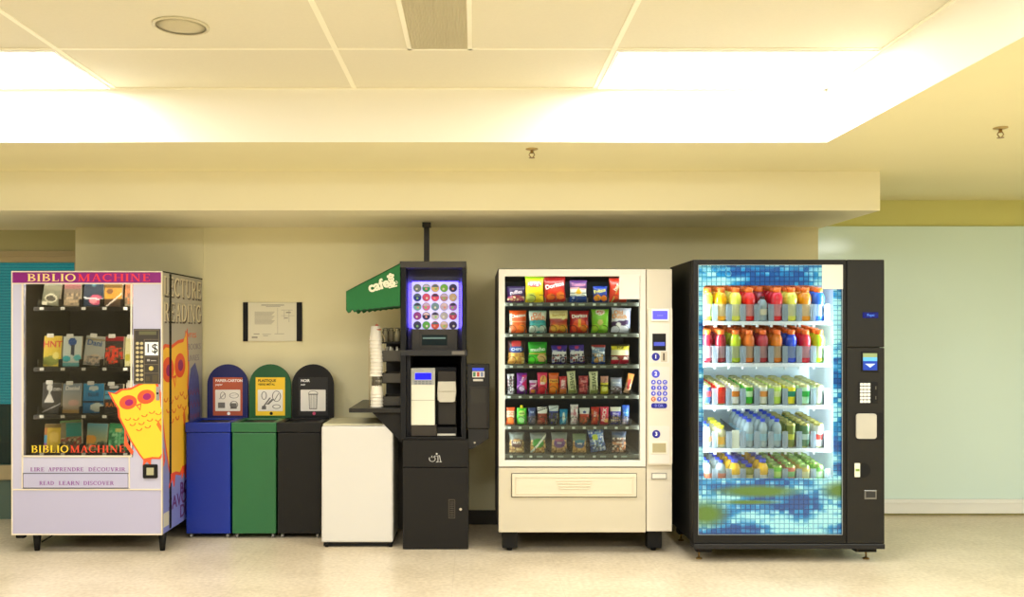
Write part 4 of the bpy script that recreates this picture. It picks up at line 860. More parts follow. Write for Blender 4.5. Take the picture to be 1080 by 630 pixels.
r2 = [((150, 24, 40), 'wine red'), ((150, 22, 36), 'dark red'), ((180, 196, 20), 'olive lime'), ((226, 110, 20), 'amber orange'), ((176, 30, 44), 'ruby red'), ((226, 120, 10), 'orange'), ((20, 70, 210), 'deep blue'), ((226, 24, 50), 'bright red'), ((180, 214, 30), 'lime green')]
for i, e in enumerate(r2): fill(1, i, lambda c=e[0]: proto_bottle(c, OC, tuple(int(v*.3+120) for v in c), h=.204, r=.0365), '%s drink bottle with orange cap' % e[1], 'drink bottle')
r3 = [((60, 90, 150), (220, 60, 60), 'blue and red'), ((226, 40, 26), (236, 60, 36), 'red'), ((236, 230, 220), (226, 130, 30), 'white and orange'), ((60, 180, 40), (206, 240, 190), 'green and white'), ((232, 230, 216), (230, 150, 70), 'white and gold'), ((196, 226, 90), (226, 236, 170), 'pale lime'), ((240, 220, 30), (30, 140, 110), 'yellow and teal'), ((180, 226, 180), (50, 170, 70), 'pale green'), ((206, 206, 190), (196, 196, 176), 'silver')]
for i, e in enumerate(r3): fill(2, i, lambda e=e: proto_can(e[0], e[1], (206, 200, 140)), '%s drink can' % e[2], 'drink can', 6, .067)
fill(3, 0, lambda: proto_water((24, 60, 190), (200, 180, 150), .145, (230, 150, 90)), 'short bottle with blue cap and orange label', 'drink bottle', 4)
fill(3, 1, lambda: proto_bottle((206, 196, 150), (236, 226, 40), (240, 180, 60), h=.135, r=.034), 'squat pale bottle with yellow cap', 'drink bottle', 4)
for i in (3, 4, 5): fill(3, i, lambda: proto_water(), 'clear water bottle with blue cap', 'water bottle')
for i, e in ((6, ((120, 130, 50), (200, 200, 60), 'olive and yellow')), (7, ((90, 130, 90), (180, 200, 190), 'sage green')), (8, ((236, 226, 220), (230, 60, 50), 'white and red'))):
    fill(3, i, lambda e=e: proto_can(e[0], e[1], (190, 180, 100), h=.150, r=.030), 'tall %s can' % e[2], 'drink can', 6, .065)
b = NB(); pxx = X(colx[2], DR); bx(b, pxx-.022, pxx+.022, DR-.028, DR-.024, dsz[3]+.002, dsz[3]+.115, bev=.001); bx(b, pxx-.022, pxx+.022, DR-.024, DR+.02, dsz[3]+.002, dsz[3]+.005)
tag(mk('blank_card', b, mat('card_cream', (240, 240, 220), .5), None, (pxx, DR-.02, dsz[3])), 'blank white upright card in the empty third slot, fourth rack', 'card', None)
for i in (0, 1): fill(4, i, lambda: proto_water((30, 60, 200), (200, 200, 160), .150, (236, 130, 90)), 'clear bottle with blue cap and orange label', 'drink bottle', 4)
for i in (2, 4): fill(4, i, lambda: proto_round((250, 190, 10), (40, 60, 190)), 'round orange juice bottle with blue cap', 'juice bottle', 5)
fill(4, 3, lambda: proto_bottle((130, 130, 40), (30, 50, 180), (220, 200, 120), h=.128, r=.032), 'olive bottle with blue cap', 'drink bottle', 5)
for i, e in ((5, ((120, 210, 60), (210, 240, 120), 'lime green')), (6, ((226, 120, 100), (150, 200, 120), 'salmon and green')), (7, ((230, 200, 110), (240, 226, 170), 'straw yellow')), (8, ((110, 190, 80), (220, 236, 190), 'leaf green'))):
    fill(4, i, lambda e=e: proto_can(e[0], e[1], (180, 210, 120)), '%s drink can' % e[2], 'drink can', 6, .067)

# ------------------------------------------------------------------ book vending machine
BD = 5.755
bx1 = X(171, BD); bx0 = X(12, BD); BZ1, BZ0 = Z(287, BD), Z(564.6, BD)
t = thing('book_vending_machine', 'lilac book vending machine with a yellow owl on its glass', 'vending machine', ((bx0+bx1)/2, BD + .43, 0))
LIL = mat('lilac_enamel', (178, 175, 200), .4, noise=.01, nscale=10)
LILL = mat('lilac_enamel_light', (186, 184, 204), .4)
EDGE = mat('cream_edge_trim', (226, 214, 190), .35)
ybk = 6.61
b = NB(); dd = .155
bx(b, bx0+.004, bx1-.002, ybk-.03, ybk, BZ0, BZ1); bx(b, bx0+.004, bx0+.03, BD+.05, ybk-.03, BZ0, BZ1); bx(b, bx0+.03, bx1-.03, BD+.05, ybk-.03, BZ1-.05, BZ1); bx(b, bx0+.03, bx1-.03, BD+.05, ybk-.03, BZ0, Z(483, BD))
xcol = X(140, BD)
bx(b, xcol, bx1-.03, BD+.05, ybk-.03, Z(483, BD), BZ1-.05)
mk('cabinet', b, mat('dark_brown_steel', (42, 36, 30), .5), t)
def side_mat():
    m = bpy.data.materials.new('side_wrap_print'); m.use_nodes = True; nt = m.node_tree; bb = nt.nodes['Principled BSDF']
    tc = nt.nodes.new('ShaderNodeTexCoord'); sp = nt.nodes.new('ShaderNodeSeparateXYZ'); nt.links.new(tc.outputs['Object'], sp.inputs[0])
    rp = nt.nodes.new('ShaderNodeValToRGB'); c = rp.color_ramp; c.elements[0].position = 0; c.elements[0].color = lin((120, 128, 200)); c.elements[1].position = 1; c.elements[1].color = lin((176, 170, 158))
    for p, cc in ((.25, (136, 142, 202)), (.45, (150, 148, 176)), (.7, (172, 166, 158))):
        e = c.elements.new(p); e.color = lin(cc)
    dv = nt.nodes.new('ShaderNodeMath'); dv.operation = 'DIVIDE'; dv.inputs[1].default_value = 1.8; nt.links.new(sp.outputs[2], dv.inputs[0]); nt.links.new(dv.outputs[0], rp.inputs[0])
    nt.links.new(rp.outputs[0], bb.inputs['Base Color']); bb.inputs['Roughness'].default_value = .4
    return m
b = NB(); bx(b, bx1-.03, bx1-.001, BD+dd+.004, ybk, BZ0, BZ1, bev=.003); sd = mk('printed_side', b, side_mat(), t)
b = NB(); bx(b, bx1-.02, bx1+.0015, BD+dd-.016, BD+dd+.020, BZ0+.01, BZ1-.004); mk('door_seam', b, BLKM, t)
# door: side strip + front frame
b = NB(); bx(b, bx1-.028, bx1-.001, BD+.02, BD+dd-.004, BZ0, BZ1, bev=.003); ds = mk('door_edge', b, sd.data.materials[0], t)
GX0, GX1, GZ0, GZ1 = X(24.4, BD), X(137.6, BD), Z(481.6, BD), Z(301, BD)
b = NB()
bx(b, bx0, GX0-.008, BD+.004, BD+.05, Z(516, BD), Z(299.5, BD)); bx(b, X(140, BD), bx1-.003, BD+.004, BD+.05, Z(516, BD), Z(299.5, BD))
bx(b, GX0-.008, X(140, BD), BD+.004, BD+.05, Z(516, BD), GZ0-.006)
mk('door_panel', b, LILL, t)
b = NB(); bx(b, bx0, bx1-.003, BD+.004, BD+.05, BZ0+.008, Z(517.4, BD)); mk('lower_panel', b, LIL, t)
b = NB()
for r in ((12, 286.5, 13.2, 564.6), (169.9, 286.5, 171, 564.6)): fb(b, *r, BD, -.002, .02, bev=.001)
for r in ((12, 563.4, 171, 564.8), (12, 516, 171, 517.4), (12, 286, 171, 287.2), (12, 298.6, 171, 299.8), (22.6, 300, 24.2, 515.2), (137.6, 300, 139.2, 482), (22.6, 480.8, 139, 482.4), (135.6, 482.4, 136.8, 515.4)): fb(b, *r, BD, -.001, .01, bev=.001)
mk('edge_trim', b, EDGE, t)
b = NB(); bx(b, bx0-.004, bx1+.0, BD+.02, ybk, BZ1, BZ1+.008); bx(b, bx0-.006, bx0, BD+.01, ybk, BZ0, BZ1+.004); mk('dark_cap', b, BLKM, t)
b = NB(); fb(b, 13.2, 287.4, 169.9, 298.5, BD, -.001, .05); hd = mk('header_sign', b, mat('purple_header', (122, 16, 104), .35, emit=(122, 16, 104), es=.12), t)
b = NB(); y_, r_ = X(28.8, BD), X(159, BD)
M = FR(0, BD-.001, Z(292.9, BD)); xm = X(81.5, BD)
serif(b, 'BIBLIO', M, y_, xm - .009, .048); mk('header_letters', b, mat('letter_cream', (240, 214, 130), .4), hd)['label'] = 'pale yellow BIBLIO letters'
b = NB(); serif(b, 'MACHINE', M, xm + .004, r_, .048); mk('header_letters', b, mat('letter_red', (230, 52, 60), .4), hd)['label'] = 'red MACHINE letters'
b = NB(); bx(b, GX0, GX1, BD+.012, BD+.017, GZ0, GZ1); gl = mk('glass', b, glassmat('clear_book_glass', (225, 222, 212), .015), t)
b = NB(); M = FR(0, BD+.0115, Z(474, BD)); ga, gm, gb = X(32, BD), X(72.5, BD), X(131.5, BD)
serif(b, 'BIBLIO', M, ga, gm - .006, .046); mk('glass_letters', b, mat('letter_yellow', (246, 204, 50), .4), gl)['label'] = 'yellow BIBLIO letters on the glass'
b = NB(); serif(b, 'MACHINE', M, gm + .004, gb, .046); mk('glass_letters', b, mat('letter_orange_red', (226, 70, 40), .4), gl)['label'] = 'orange red MACHINE letters on the glass'
PUR = mat('letter_purple', (130, 40, 140), .4)
b = NB(); wds = ('LIRE', 31.8, 46.5), ('APPRENDRE', 50.5, 88), ('DÉCOUVRIR', 93, 132)
for s, a, c in wds: serif(b, s, FR(0, BD+.004, Z(495.4, BD)), X(a, BD), X(c, BD), .0245)
mk('slogan_letters', b, PUR, t)['label'] = 'purple LIRE APPRENDRE DÉCOUVRIR lettering'
b = NB(); fb(b, 25, 500, 135, 514.6, BD, -.006, .004, bev=.002); flp = mk('delivery_flap', b, LIL, t)
b = NB(); fb(b, 24.4, 499.3, 135.6, 500.2, BD, -.004, .004); fb(b, 24.4, 499.3, 25, 515.2, BD, -.004, .004); fb(b, 24.4, 514.6, 135.6, 515.2, BD, -.004, .004); mk('flap_gap', b, mat('gap_grey', (60, 56, 60), .6), t)
b = NB()
for s, a, c in (('READ', 42, 57.5), ('LEARN', 62.5, 84.5), ('DISCOVER', 88.5, 120.5)): serif(b, s, FR(0, BD-.006, Z(509.6, BD)), X(a, BD), X(c, BD), .0245)
mk('slogan_letters', b, PUR, flp)['label'] = 'purple READ LEARN DISCOVER lettering'
for px, w_ in ((34.5, 6), (168, 6)):
    for dy in (.09, .72):
        b = NB(); xc = X(px, BD+.03); cyl(b, (xc, BD+dy, 0), (xc, BD+dy, BZ0+.004), .016, 12, 0, .028); mk('leg', b, BLKM, t)
b = NB(); tube(b, [(X(40, 5.9), 5.95, .03), (X(50, 5.9), 6.0, .07), (X(62, 5.9), 6.05, .09), (X(85, 5.9), 6.1, .095), (X(100, 5.9), 6.3, .12)], .005, 8); mk('power_cord', b, BLKM, t)
b = NB(); bx(b, bx0-.004, bx0+.05, BD+.06, BD+.10, BZ0-.035, BZ0+.0, bev=.004); mk('hinge_bracket', b, BLKM, t)
# selection panel
b = NB(); fb(b, 141.2, 347, 168.8, 405.2, BD, -.006, .006, bev=.002); pn = mk('selection_panel', b, mat('panel_dark_brown', (58, 52, 44), .4), t)
b = NB()
for r in ((142, 348, 168, 348.6), (142, 404, 168, 404.6), (142, 348, 142.5, 404.6), (167.5, 348, 168, 404.6), (152.4, 358, 167.2, 358.5), (152.4, 376.5, 167.2, 377), (152.4, 384.4, 167.2, 384.9), (152.4, 393.5, 167.2, 394), (152.3, 358, 152.8, 404)): fb(b, *r, BD, -.0072, -.0055)
mk('panel_lines', b, mat('panel_line_tan', (120, 108, 84), .4), pn)
b = NB(); fb(b, 147, 349.6, 165.2, 353.4, BD, -.008, -.005); mk('display', b, mat('display_olive', (98, 96, 66), .3), pn)
for r in range(9):
    for c in range(2):
        b = NB(); prism(b, circ(0, 0, .0098, n=12), FP(145.5 + 4.4*c, 362.4 + 4.75*r, BD, .006), .005); mk('button', b, mat('button_tan', (196, 182, 134), .35), pn)
b = NB(); fb(b, 153.4, 361, 167.4, 375, BD, -.009, -.006); ps = mk('price_card', b, mat('card_white', (240, 240, 234), .5), pn)
b = NB(); text_polys_mesh(b, '1$', FP(160.4, 368, BD, .009), .082, t=.0006); mk('price_text', b, BLKM, ps)
b = NB(); fb(b, 155.5, 379, 158.4, 381.2, BD, -.008, -.005); fb(b, 159.5, 380, 165, 381, BD, -.0075, -.005); mk('coin_label', b, mat('coin_label_grey', (170, 164, 150), .4), pn)
b = NB(); prism(b, circ(0, 0, .0145, n=18), FP(160, 388.7, BD, .006), .006); mk('return_knob', b, mat('knob_gold', (226, 206, 110), .3, metal=.3), pn)
for r in ((154.2, 397.4, 158.6, 402), (161, 395.6, 166.6, 403)):
    b = NB(); fb(b, *r, BD, -.0085, -.005, bev=.001); mk('coin_door', b, mat('coin_door_brown', (86, 78, 60), .4, metal=.4), pn)
b = NB(); fb(b, 164.8, 408, 168.4, 422.4, BD, -.006, .005, bev=.001); lk = mk('lock_plate', b, mat('silver_lock', (170, 170, 170), .3, metal=.5), t)
b = NB(); prism(b, circ(0, 0, .007, n=12), FP(166.5, 415, BD, .006), .003); mk('keyhole', b, BLKM, lk)
b = NB(); prism(b, rrect(X(151, BD), Z(504.6, BD), X(166.2, BD), Z(490, BD), .008), FR(0, BD+.005, 0), .012); cr_ = mk('coin_return', b, BLKM, t)
b = NB(); fb(b, 155, 493.4, 162.6, 501.2, BD, -.010, -.006, bev=.001); mk('return_flap', b, mat('return_beige', (170, 166, 130), .4), cr_)
# owls ---------------------------------------------------------------
def clip(poly, axis, lim, keep_less):
    out = []
    for i in range(len(poly)):
        a, c = poly[i], poly[(i+1) % len(poly)]
        ia = (a[axis] <= lim) == keep_less; ic = (c[axis] <= lim) == keep_less
        if ia: out.append(a)
        if ia != ic:
            k = (lim - a[axis])/(c[axis]-a[axis]); out.append((a[0]+(c[0]-a[0])*k, a[1]+(c[1]-a[1])*k))
    return out
OWY, OWO, OWP, OWB = mat('owl_yellow', (252, 196, 48), .45), mat('owl_orange_red', (236, 84, 40), .45), mat('owl_purple', (150, 24, 100), .45), mat('owl_feather', (226, 110, 30), .45)
def owl(parent, tf, M, lims, t0=.0004, part='owl_print'):
    """generic yellow owl drawn about (0,0), about 1 wide and 2 high, mapped by tf to the sheet (u,v)"""
    body = [(-.50,.62),(-.56,.86),(-.44,.80),(-.30,.86),(-.10,.84),(.12,.90),(.32,.92),(.44,1.06),(.47,.80),(.50,.55),(.47,.30),(.52,0),(.54,-.35),(.50,-.70),(.40,-.86),(.30,-.80),(.20,-.88),(.05,-.84),(-.12,-.88),(-.20,-.70),(-.32,-.35),(-.40,0),(-.46,.25),(-.44,.45)]
    def grow(p, k): return [(x*(1+k) , y*(1+k*.55)) for x, y in p]
    lay = [(grow(body, .10), 1), (body, 0)]
    lay += [(circ(-.22,.56,.20,.17,20), 1), (circ(.20,.60,.20,.17,20), 1), (circ(-.20,.55,.095,.08,16), 2), (circ(.22,.60,.095,.08,16), 2)]
    lay += [([(-.07,.46),(.07,.48),(.01,.30)], 1), ([(-.03,.43),(.04,.44),(.005,.35)], 0)]
    for k, (x, y) in enumerate([(-.30,.20),(-.12,.16),(.08,.20),(.26,.24),(.40,.18),(-.22,.05),(-.02,.03),(.18,.07),(.36,.03),(-.10,-.10),(.10,-.08)]):
        lay.append((arc_poly(x, y, .075, .07, 190, 350, .028, 8), 3))
    lay += [([(.30,-.10),(.36,-.02),(.40,-.16),(.36,-.30)], 3), ([(-.40,.02),(-.50,-.40),(-.38,-.70),(-.33,-.62),(-.42,-.38)], 1), ([(-.14,-.84),(-.20,-1.02),(-.08,-.92),(-.02,-1.04),(.03,-.84)], 1), ([(.26,-.82),(.26,-.98),(.34,-.90),(.42,-1.0),(.46,-.80)], 1)]
    groups = {0: ([], 'owl_body'), 1: ([], 'owl_outline'), 2: ([], 'owl_pupil'), 3: ([], 'owl_feathers')}
    bm = NB()
    for k, (p, mi) in enumerate(lay):
        q = [tf(x, y) for x, y in p]
        for ax, lim, kl in lims:
            if q: q = clip(q, ax, lim, kl)
        if len(q) > 2: prism(bm, q, M, t0 + .00012*k, mi)
    return mk(part, bm, [OWY, OWO, OWP, OWB], parent)
def rot2(x, y, a): a = math.radians(a); return x*math.cos(a) - y*math.sin(a), x*math.sin(a) + y*math.cos(a)
cx_, cz_ = X(150.5, BD), Z(446.5, BD); sw, sh_ = 47*BD/FX, 44*BD/FX
def tf1(x, y): u, v = rot2(x*sw, y*sh_, 12); return cx_+u, cz_+v
ow = owl(t, tf1, FR(0, BD-.0015, 0), [(0, bx1-.001, True)]); ow['label'] = 'orange and yellow owl sticker on the glass and door'
def tf2(x, y): return BD+.24 + x*.56, Z(432, BD+.3) + y*.49
SI = SD(bx1-.001, 0, 0)
ow2 = owl(ds, tf2, SD(bx1-.001, 0, 0), [(0, BD+.022, False), (0, BD+dd-.006, True)]); ow3 = owl(sd, tf2, SI, [(0, BD+dd+.006, False)])
GREYT = mat('side_letter_white', (226, 214, 184), .4); DKT = mat('side_letter_shadow', (70, 46, 40), .5)
for s, zz in (('LECTURE', Z(304, 6.15)), ('READING', Z(330, 6.15))):
    b = NB(); serif(b, s, SD(bx1-.001, .014, zz-.012), BD+.035, ybk-.03, .125, t=.0005); mk('side_letter_shadow', b, DKT, sd)
    b = NB(); serif(b, s, SD(bx1-.0005, 0, zz), BD+.03, ybk-.035, .125, t=.0009); mk('side_letters', b, GREYT, sd)['label'] = 'white %s lettering on the side' % s
b = NB(); text_polys_mesh(b, 'livres', SD(bx1-.001, 6.34, Z(353, 6.3)), .075, t=.0006, align='CENTER', sx=1.6); mk('side_text', b, mat('side_orange', (226, 100, 60), .4), sd)
SP = mat('side_purple', (106, 60, 130), .4)
for s, yy, zz, sz in (('BOOKS', 6.42, Z(366, 6.4), .06), ('LIVRES', 6.40, Z(378, 6.4), .06)):
    b = NB(); text_polys_mesh(b, s, SD(bx1-.001, yy, zz), sz, t=.0006, sx=1.5); mk('side_text', b, mat('side_grey_violet', (126, 116, 140), .4), sd)
b = NB(); text_polys_mesh(b, 'BON', SD(bx1-.001, 6.25, Z(514, 6.2)), .11, t=.0008, sx=1.2, bold=.003); text_polys_mesh(b, 'SAVOUR', SD(bx1-.001, 6.16, Z(527, 6.1)), .12, t=.0008, sx=1.2, bold=.002); text_polys_mesh(b, 'DIT', SD(bx1-.001, 6.22, Z(541, 6.1)), .12, t=.0008, sx=1.2, bold=.002); mk('side_text', b, mat('side_violet', (96, 30, 110), .4), sd)
# printed night-blue figure on the side
b = NB(); pts = [(6.24, .62), (6.28, 1.0), (6.34, 1.16), (6.44, 1.20), (6.52, 1.10), (6.56, .9), (6.57, .62)]
prism(b, pts, SD(bx1-.001, 0, 0), .0004); mk('side_figure', b, mat('side_navy', (86, 90, 160), .5, noise=.35, nscale=30), sd)
b = NB()
for k in range(9):
    for j in range(4):
        yy, zz = 6.27+.035*(k % 8), .72 + .085*j + .01*math.sin(k*3+j)
        prism(b, [(yy, zz), (yy+.02, zz), (yy+.014, zz+.035), (yy+.004, zz+.03)], SD(bx1-.001, 0, 0), .0007)
mk('side_figure_marks', b, mat('side_marks', (130, 60, 90), .5), sd)
b = NB()
for k in range(46):
    yy, zz = 6.27 + .3*((k*.618) % 1), .56 + .16*((k*.377) % 1)
    prism(b, [(yy, zz), (yy+.014, zz+.002), (yy+.012, zz+.008), (yy-.002, zz+.006)], SD(bx1-.001, 0, 0), .0008)
mk('side_scribble', b, mat('side_scribble_white', (206, 206, 220), .5), sd)
b = NB(); prism(b, [(BD+.03, .16), (BD+.13, .16), (BD+.13, .25), (BD+.03, .25)], SD(bx1-.001, 0, 0), .0012); mk('data_plate', b, mat('data_plate', (206, 200, 180), .5), ds)
# shelves
DKB = mat('shelf_dark', (30, 26, 24), .45, metal=.2)
BO = 5.90
bsy = [323.6, 387.2, 437.0, 476.6]
bsz = [Z(y, BO) for y in bsy]
sx0, sx1_ = bx0+.032, xcol-.004
for q, z in enumerate(bsz):
    b = NB(); bx(b, X(38, BO), sx1_, BO-.03, BO+.55, z-.008, z-.002); bx(b, X(38, BO), sx1_, BO-.034, BO-.028, z-.03, z-.002, bev=.001)
    for k in range(6): xx = X(41.5 + 21.7*k, BO); bx(b, xx-.0015, xx+.0015, BO-.02, BO+.5, z-.002, z+.05)
    sh = mk('tray', b, DKB, t)
    for k in range(5):
        xx = X(46.8 + 21.9*k, BO); b = NB(); bx(b, xx-.013, xx+.013, BO-.038, BO-.034, z-.022, z-.004, bev=.0005); mk('price_tag', b, mat('tag_white', (230, 230, 222), .5), sh)
b = NB(); bx(b, sx0, sx0+.006, BD+.055, 6.5, GZ0, GZ1+.02); bx(b, sx0, sx1_, 6.50, 6.51, GZ0, GZ1+.02); mk('liner', b, mat('liner_brown', (44, 36, 28), .5, noise=.1, nscale=4), t)
fill_tube(t, sx0+.02, sx1_-.02, BD+.062, GZ1+.03, 2.5, (1, .95, .88), 22)  # added above the window to brighten the books
for xx, sg_ in ((sx0+.012, 1), (sx1_-.008, -1)):  # unseen side lights added to lift the book covers
    ld = bpy.data.lights.new('side', 'AREA'); ld.shape = 'RECTANGLE'; ld.size = 1.0; ld.size_y = .02; ld.energy = 2.2; ld.color = (1, .96, .9)
    lo = bpy.data.objects.new('side_fill', ld); C.objects.link(lo); lo.parent = t
    d = Vector((sg_, .3, 0)).normalized(); zax = -d; xax = Vector((0, 0, 1)); yax = zax.cross(xax)
    lo.matrix_local = Matrix.Translation(Vector((xx, BD+.055, (GZ0+GZ1)/2)) - org[t.name]) @ Matrix((xax, yax, zax)).transposed().to_4x4()
def book(row, xa, xb, yt, lab, ops, texts=(), tilt=0, lean=6, tag_=True):
    DB = BO + .03; z = bsz[row]; w_ = (xb-xa)*DB/FX; h_ = Z(yt, DB) - z; dth = .026
    bm, surf = pack_mesh(w_, h_, dth, ops, 'box', 20, 30)
    o = mk('paperback_book', bm, PAPER, None, (0, 0, 0))
    pg = NB(); bx(pg, -w_/2+.002, w_/2+.0012, -dth/2+.003, dth/2-.003, .003, h_+.0012); mk('page_block', pg, mat('book_pages', (226, 214, 184), .8), o)
    for s, u, v, sz, col, rot in texts:
        b = NB()
        def warp(p, u=u, v=v, rot=rot):
            c, sn = math.cos(math.radians(rot)), math.sin(math.radians(rot))
            return Vector((p.x*c - p.y*sn + (u-.5)*w_, p.x*sn + p.y*c + v*h_, dth/2 + .0004 + p.z))
        text_polys_mesh(b, s, FR(0, 0, 0), sz*w_, t=.0006, bold=sz*w_*.015, warp=warp); mk('title', b, mat('ink_%d_%d_%d' % col, col, .4), o)
    zl_ = abs(math.sin(math.radians(tilt)))*w_*.5
    o.location = ((X(xa, DB)+X(xb, DB))/2, DB + .012, z + zl_ + .002); o.rotation_euler = (math.radians(-lean), math.radians(tilt), 0)
    if tag_:
        b = NB(); bx(b, -.022, .022, -.002, 0, -.01, .016); mk('number_label', b, mat('tag_white', (230, 230, 222), .5), o).location = (-w_*.15, -dth/2-.001, h_)
    rn = ['top', 'second', 'third', 'bottom'][row]
    tag(o, lab, 'book', 'paperbacks on the %s shelf of the book machine' % rn)
book(0, 43.6, 61.5, 293, 'grey green book at the left end of the top shelf', [('bg', (104, 104, 84)), ('ell', .5, .25, .36, .16, (186, 184, 160)), ('ell', .5, .24, .28, .10, (70, 66, 54)), ('band', .55, .7, (130, 128, 104)), ('rect', 0, 0, .3, .1, (226, 222, 200))], tilt=6, tag_=False)
book(0, 67, 84.6, 292, 'brown grey book with a pinkish top, top shelf', [('bg', (110, 98, 80)), ('band', .6, .85, (150, 90, 90)), ('dots', .05, .45, [(150, 136, 110), (90, 80, 66), (170, 150, 120)], 7, 3)], tag_=False)
book(0, 88, 108.5, 292, 'dark navy book with a pink disc and white streak', [('bg', (26, 44, 66)), ('ell', .62, .22, .34, .17, (190, 80, 110)), ('ell', .5, .18, .2, .09, (220, 140, 150)), ('slant', .26, .018, -.06, (230, 236, 240)), ('ell', .5, .7, .1, .05, (90, 130, 140))], tag_=False)
book(0, 110, 128, 292, 'golden orange book with a dark silhouette, top shelf', [('grad', (60, 44, 34), (150, 110, 30)), ('band', .25, .6, (196, 140, 40)), ('slant', .18, .03, .5, (220, 210, 196)), ('ell', .3, .5, .2, .08, (110, 70, 30))], tag_=False)
book(0, 131.5, 144, 293, 'tan and orange book at the right end of the top shelf', [('bg', (176, 110, 70)), ('band', 0, .35, (150, 140, 116)), ('dots', .1, .6, [(206, 130, 80), (120, 90, 70)], 5, 2)], tag_=False)
book(1, 45.4, 63.8, 355, 'yellow book with tall red title letters', [('grad', (210, 190, 60), (226, 196, 60)), ('ell', .4, .18, .5, .16, (130, 140, 50)), ('ell', .7, .35, .2, .12, (240, 226, 130))], [('HNT', .5, .72, .52, (206, 50, 40), 0)])
book(1, 65.8, 85, 355.4, 'white and teal book with a blue walking figure', [('bg', (206, 218, 210)), ('ell', .5, .82, .22, .14, (30, 80, 150)), ('rect', .42, .38, .5, .72, (40, 50, 70)), ('rect', .54, .36, .62, .72, (44, 54, 74)), ('ell', .2, .25, .24, .1, (60, 180, 190)), ('ell', .8, .28, .22, .1, (90, 190, 196)), ('band', 0, .1, (110, 190, 196))])
book(1, 87.4, 108.6, 356, 'grey blue book tilted right with a blue title', [('bg', (170, 174, 166)), ('ell', .55, .22, .3, .16, (196, 176, 150)), ('band', .84, .92, (150, 140, 110)), ('dots', 0, .35, [(150, 140, 130), (190, 176, 160), (110, 110, 110)], 7, 6)], [('Dani', .45, .76, .40, (40, 90, 150), -4)], tilt=5)
book(1, 110.2, 129.4, 355.5, 'dark book with a red orange flower shape', [('bg', (60, 54, 48)), ('ell', .38, .48, .34, .2, (226, 60, 40)), ('ell', .4, .2, .3, .12, (206, 70, 50)), ('band', .86, 1, (150, 30, 40)), ('dots', .1, .6, [(236, 80, 50), (80, 60, 50), (210, 70, 50), (120, 110, 80)], 8, 2)])
book(1, 131.4, 146, 356, 'pale yellow book at the right edge of the second shelf', [('bg', (220, 214, 160)), ('ell', .2, .3, .2, .12, (190, 180, 60))])
book(2, 43.8, 63.6, 404.5, 'black book with a white dress figure', [('bg', (52, 50, 50)), ('tri', .38, .36, .26, .72, (226, 224, 220)), ('ell', .38, .84, .16, .12, (216, 216, 212)), ('rect', .32, .6, .44, .8, (206, 206, 204)), ('slant', .17, .02, .3, (190, 190, 190))], [('DEN', .8, .78, .22, (210, 210, 206), 0)])
book(2, 65.4, 84.8, 405.3, 'pale sky and sand book with a white title', [('grad', (196, 176, 150), (130, 150, 166)), ('ell', .6, .35, .3, .1, (206, 170, 160)), ('band', 0, .12, (206, 170, 110))], [('Daniel', .52, .84, .30, (240, 240, 236), 0)])
book(2, 87, 108.6, 405.3, 'bright blue book with a white lower picture', [('grad', (30, 110, 170), (50, 150, 200)), ('ell', .5, .84, .25, .08, (206, 220, 220)), ('ell', .7, .2, .35, .14, (206, 220, 214)), ('band', .36, .40, (30, 40, 60))], [('BLUE', .5, .62, .24, (20, 50, 90), 0)])
book(2, 109.6, 128.6, 406, 'dark grey book with a blue stripe and orange title', [('bg', (60, 58, 58)), ('band', .5, .78, (90, 160, 190)), ('band', .62, .66, (40, 60, 80)), ('ell', .5, .9, .3, .05, (200, 200, 196))], [('RAGE', .5, .28, .34, (226, 120, 40), 0)])
book(2, 132, 146, 404.5, 'white book half hidden above the owl sticker', [('bg', (232, 226, 214)), ('band', .3, .5, (190, 150, 130))])
book(3, 46, 63.2, 448, 'yellow guide book with a rainbow left edge', [('bg', (206, 176, 40)), ('rect', 0, 0, .16, .3, (150, 80, 160)), ('rect', 0, .3, .16, .6, (60, 150, 190)), ('rect', 0, .6, .16, 1, (190, 120, 50)), ('ell', .6, .5, .3, .2, (226, 196, 90)), ('band', .86, 1, (120, 96, 30))], tag_=False)
book(3, 64, 86.4, 445, 'teal and brown landscape book, tilted left', [('bg', (130, 126, 90)), ('rect', .3, .45, 1, .92, (20, 140, 130)), ('ell', .5, .2, .4, .1, (90, 70, 50)), ('band', .94, 1, (110, 170, 90)), ('dots', .05, .4, [(190, 170, 130), (90, 80, 60), (150, 60, 50)], 8, 4)], tilt=-4, tag_=False)
book(3, 90.4, 111.6, 448, 'blue sky travel book with an orange shore', [('grad', (206, 170, 80), (110, 180, 200)), ('ell', .2, .4, .3, .16, (236, 170, 60)), ('ell', .8, .2, .3, .14, (90, 110, 90)), ('dots', 0, .2, [(150, 90, 60), (220, 200, 160)], 7, 5)], tilt=2, tag_=False)
book(3, 113.6, 133.5, 448, 'green map covered book beside the owl', [('bg', (50, 150, 96)), ('dots', .0, .8, [(60, 170, 110), (110, 190, 130), (30, 120, 80), (150, 210, 160)], 6, 1), ('ell', .5, .75, .2, .08, (200, 200, 110))], tilt=2, tag_=False)

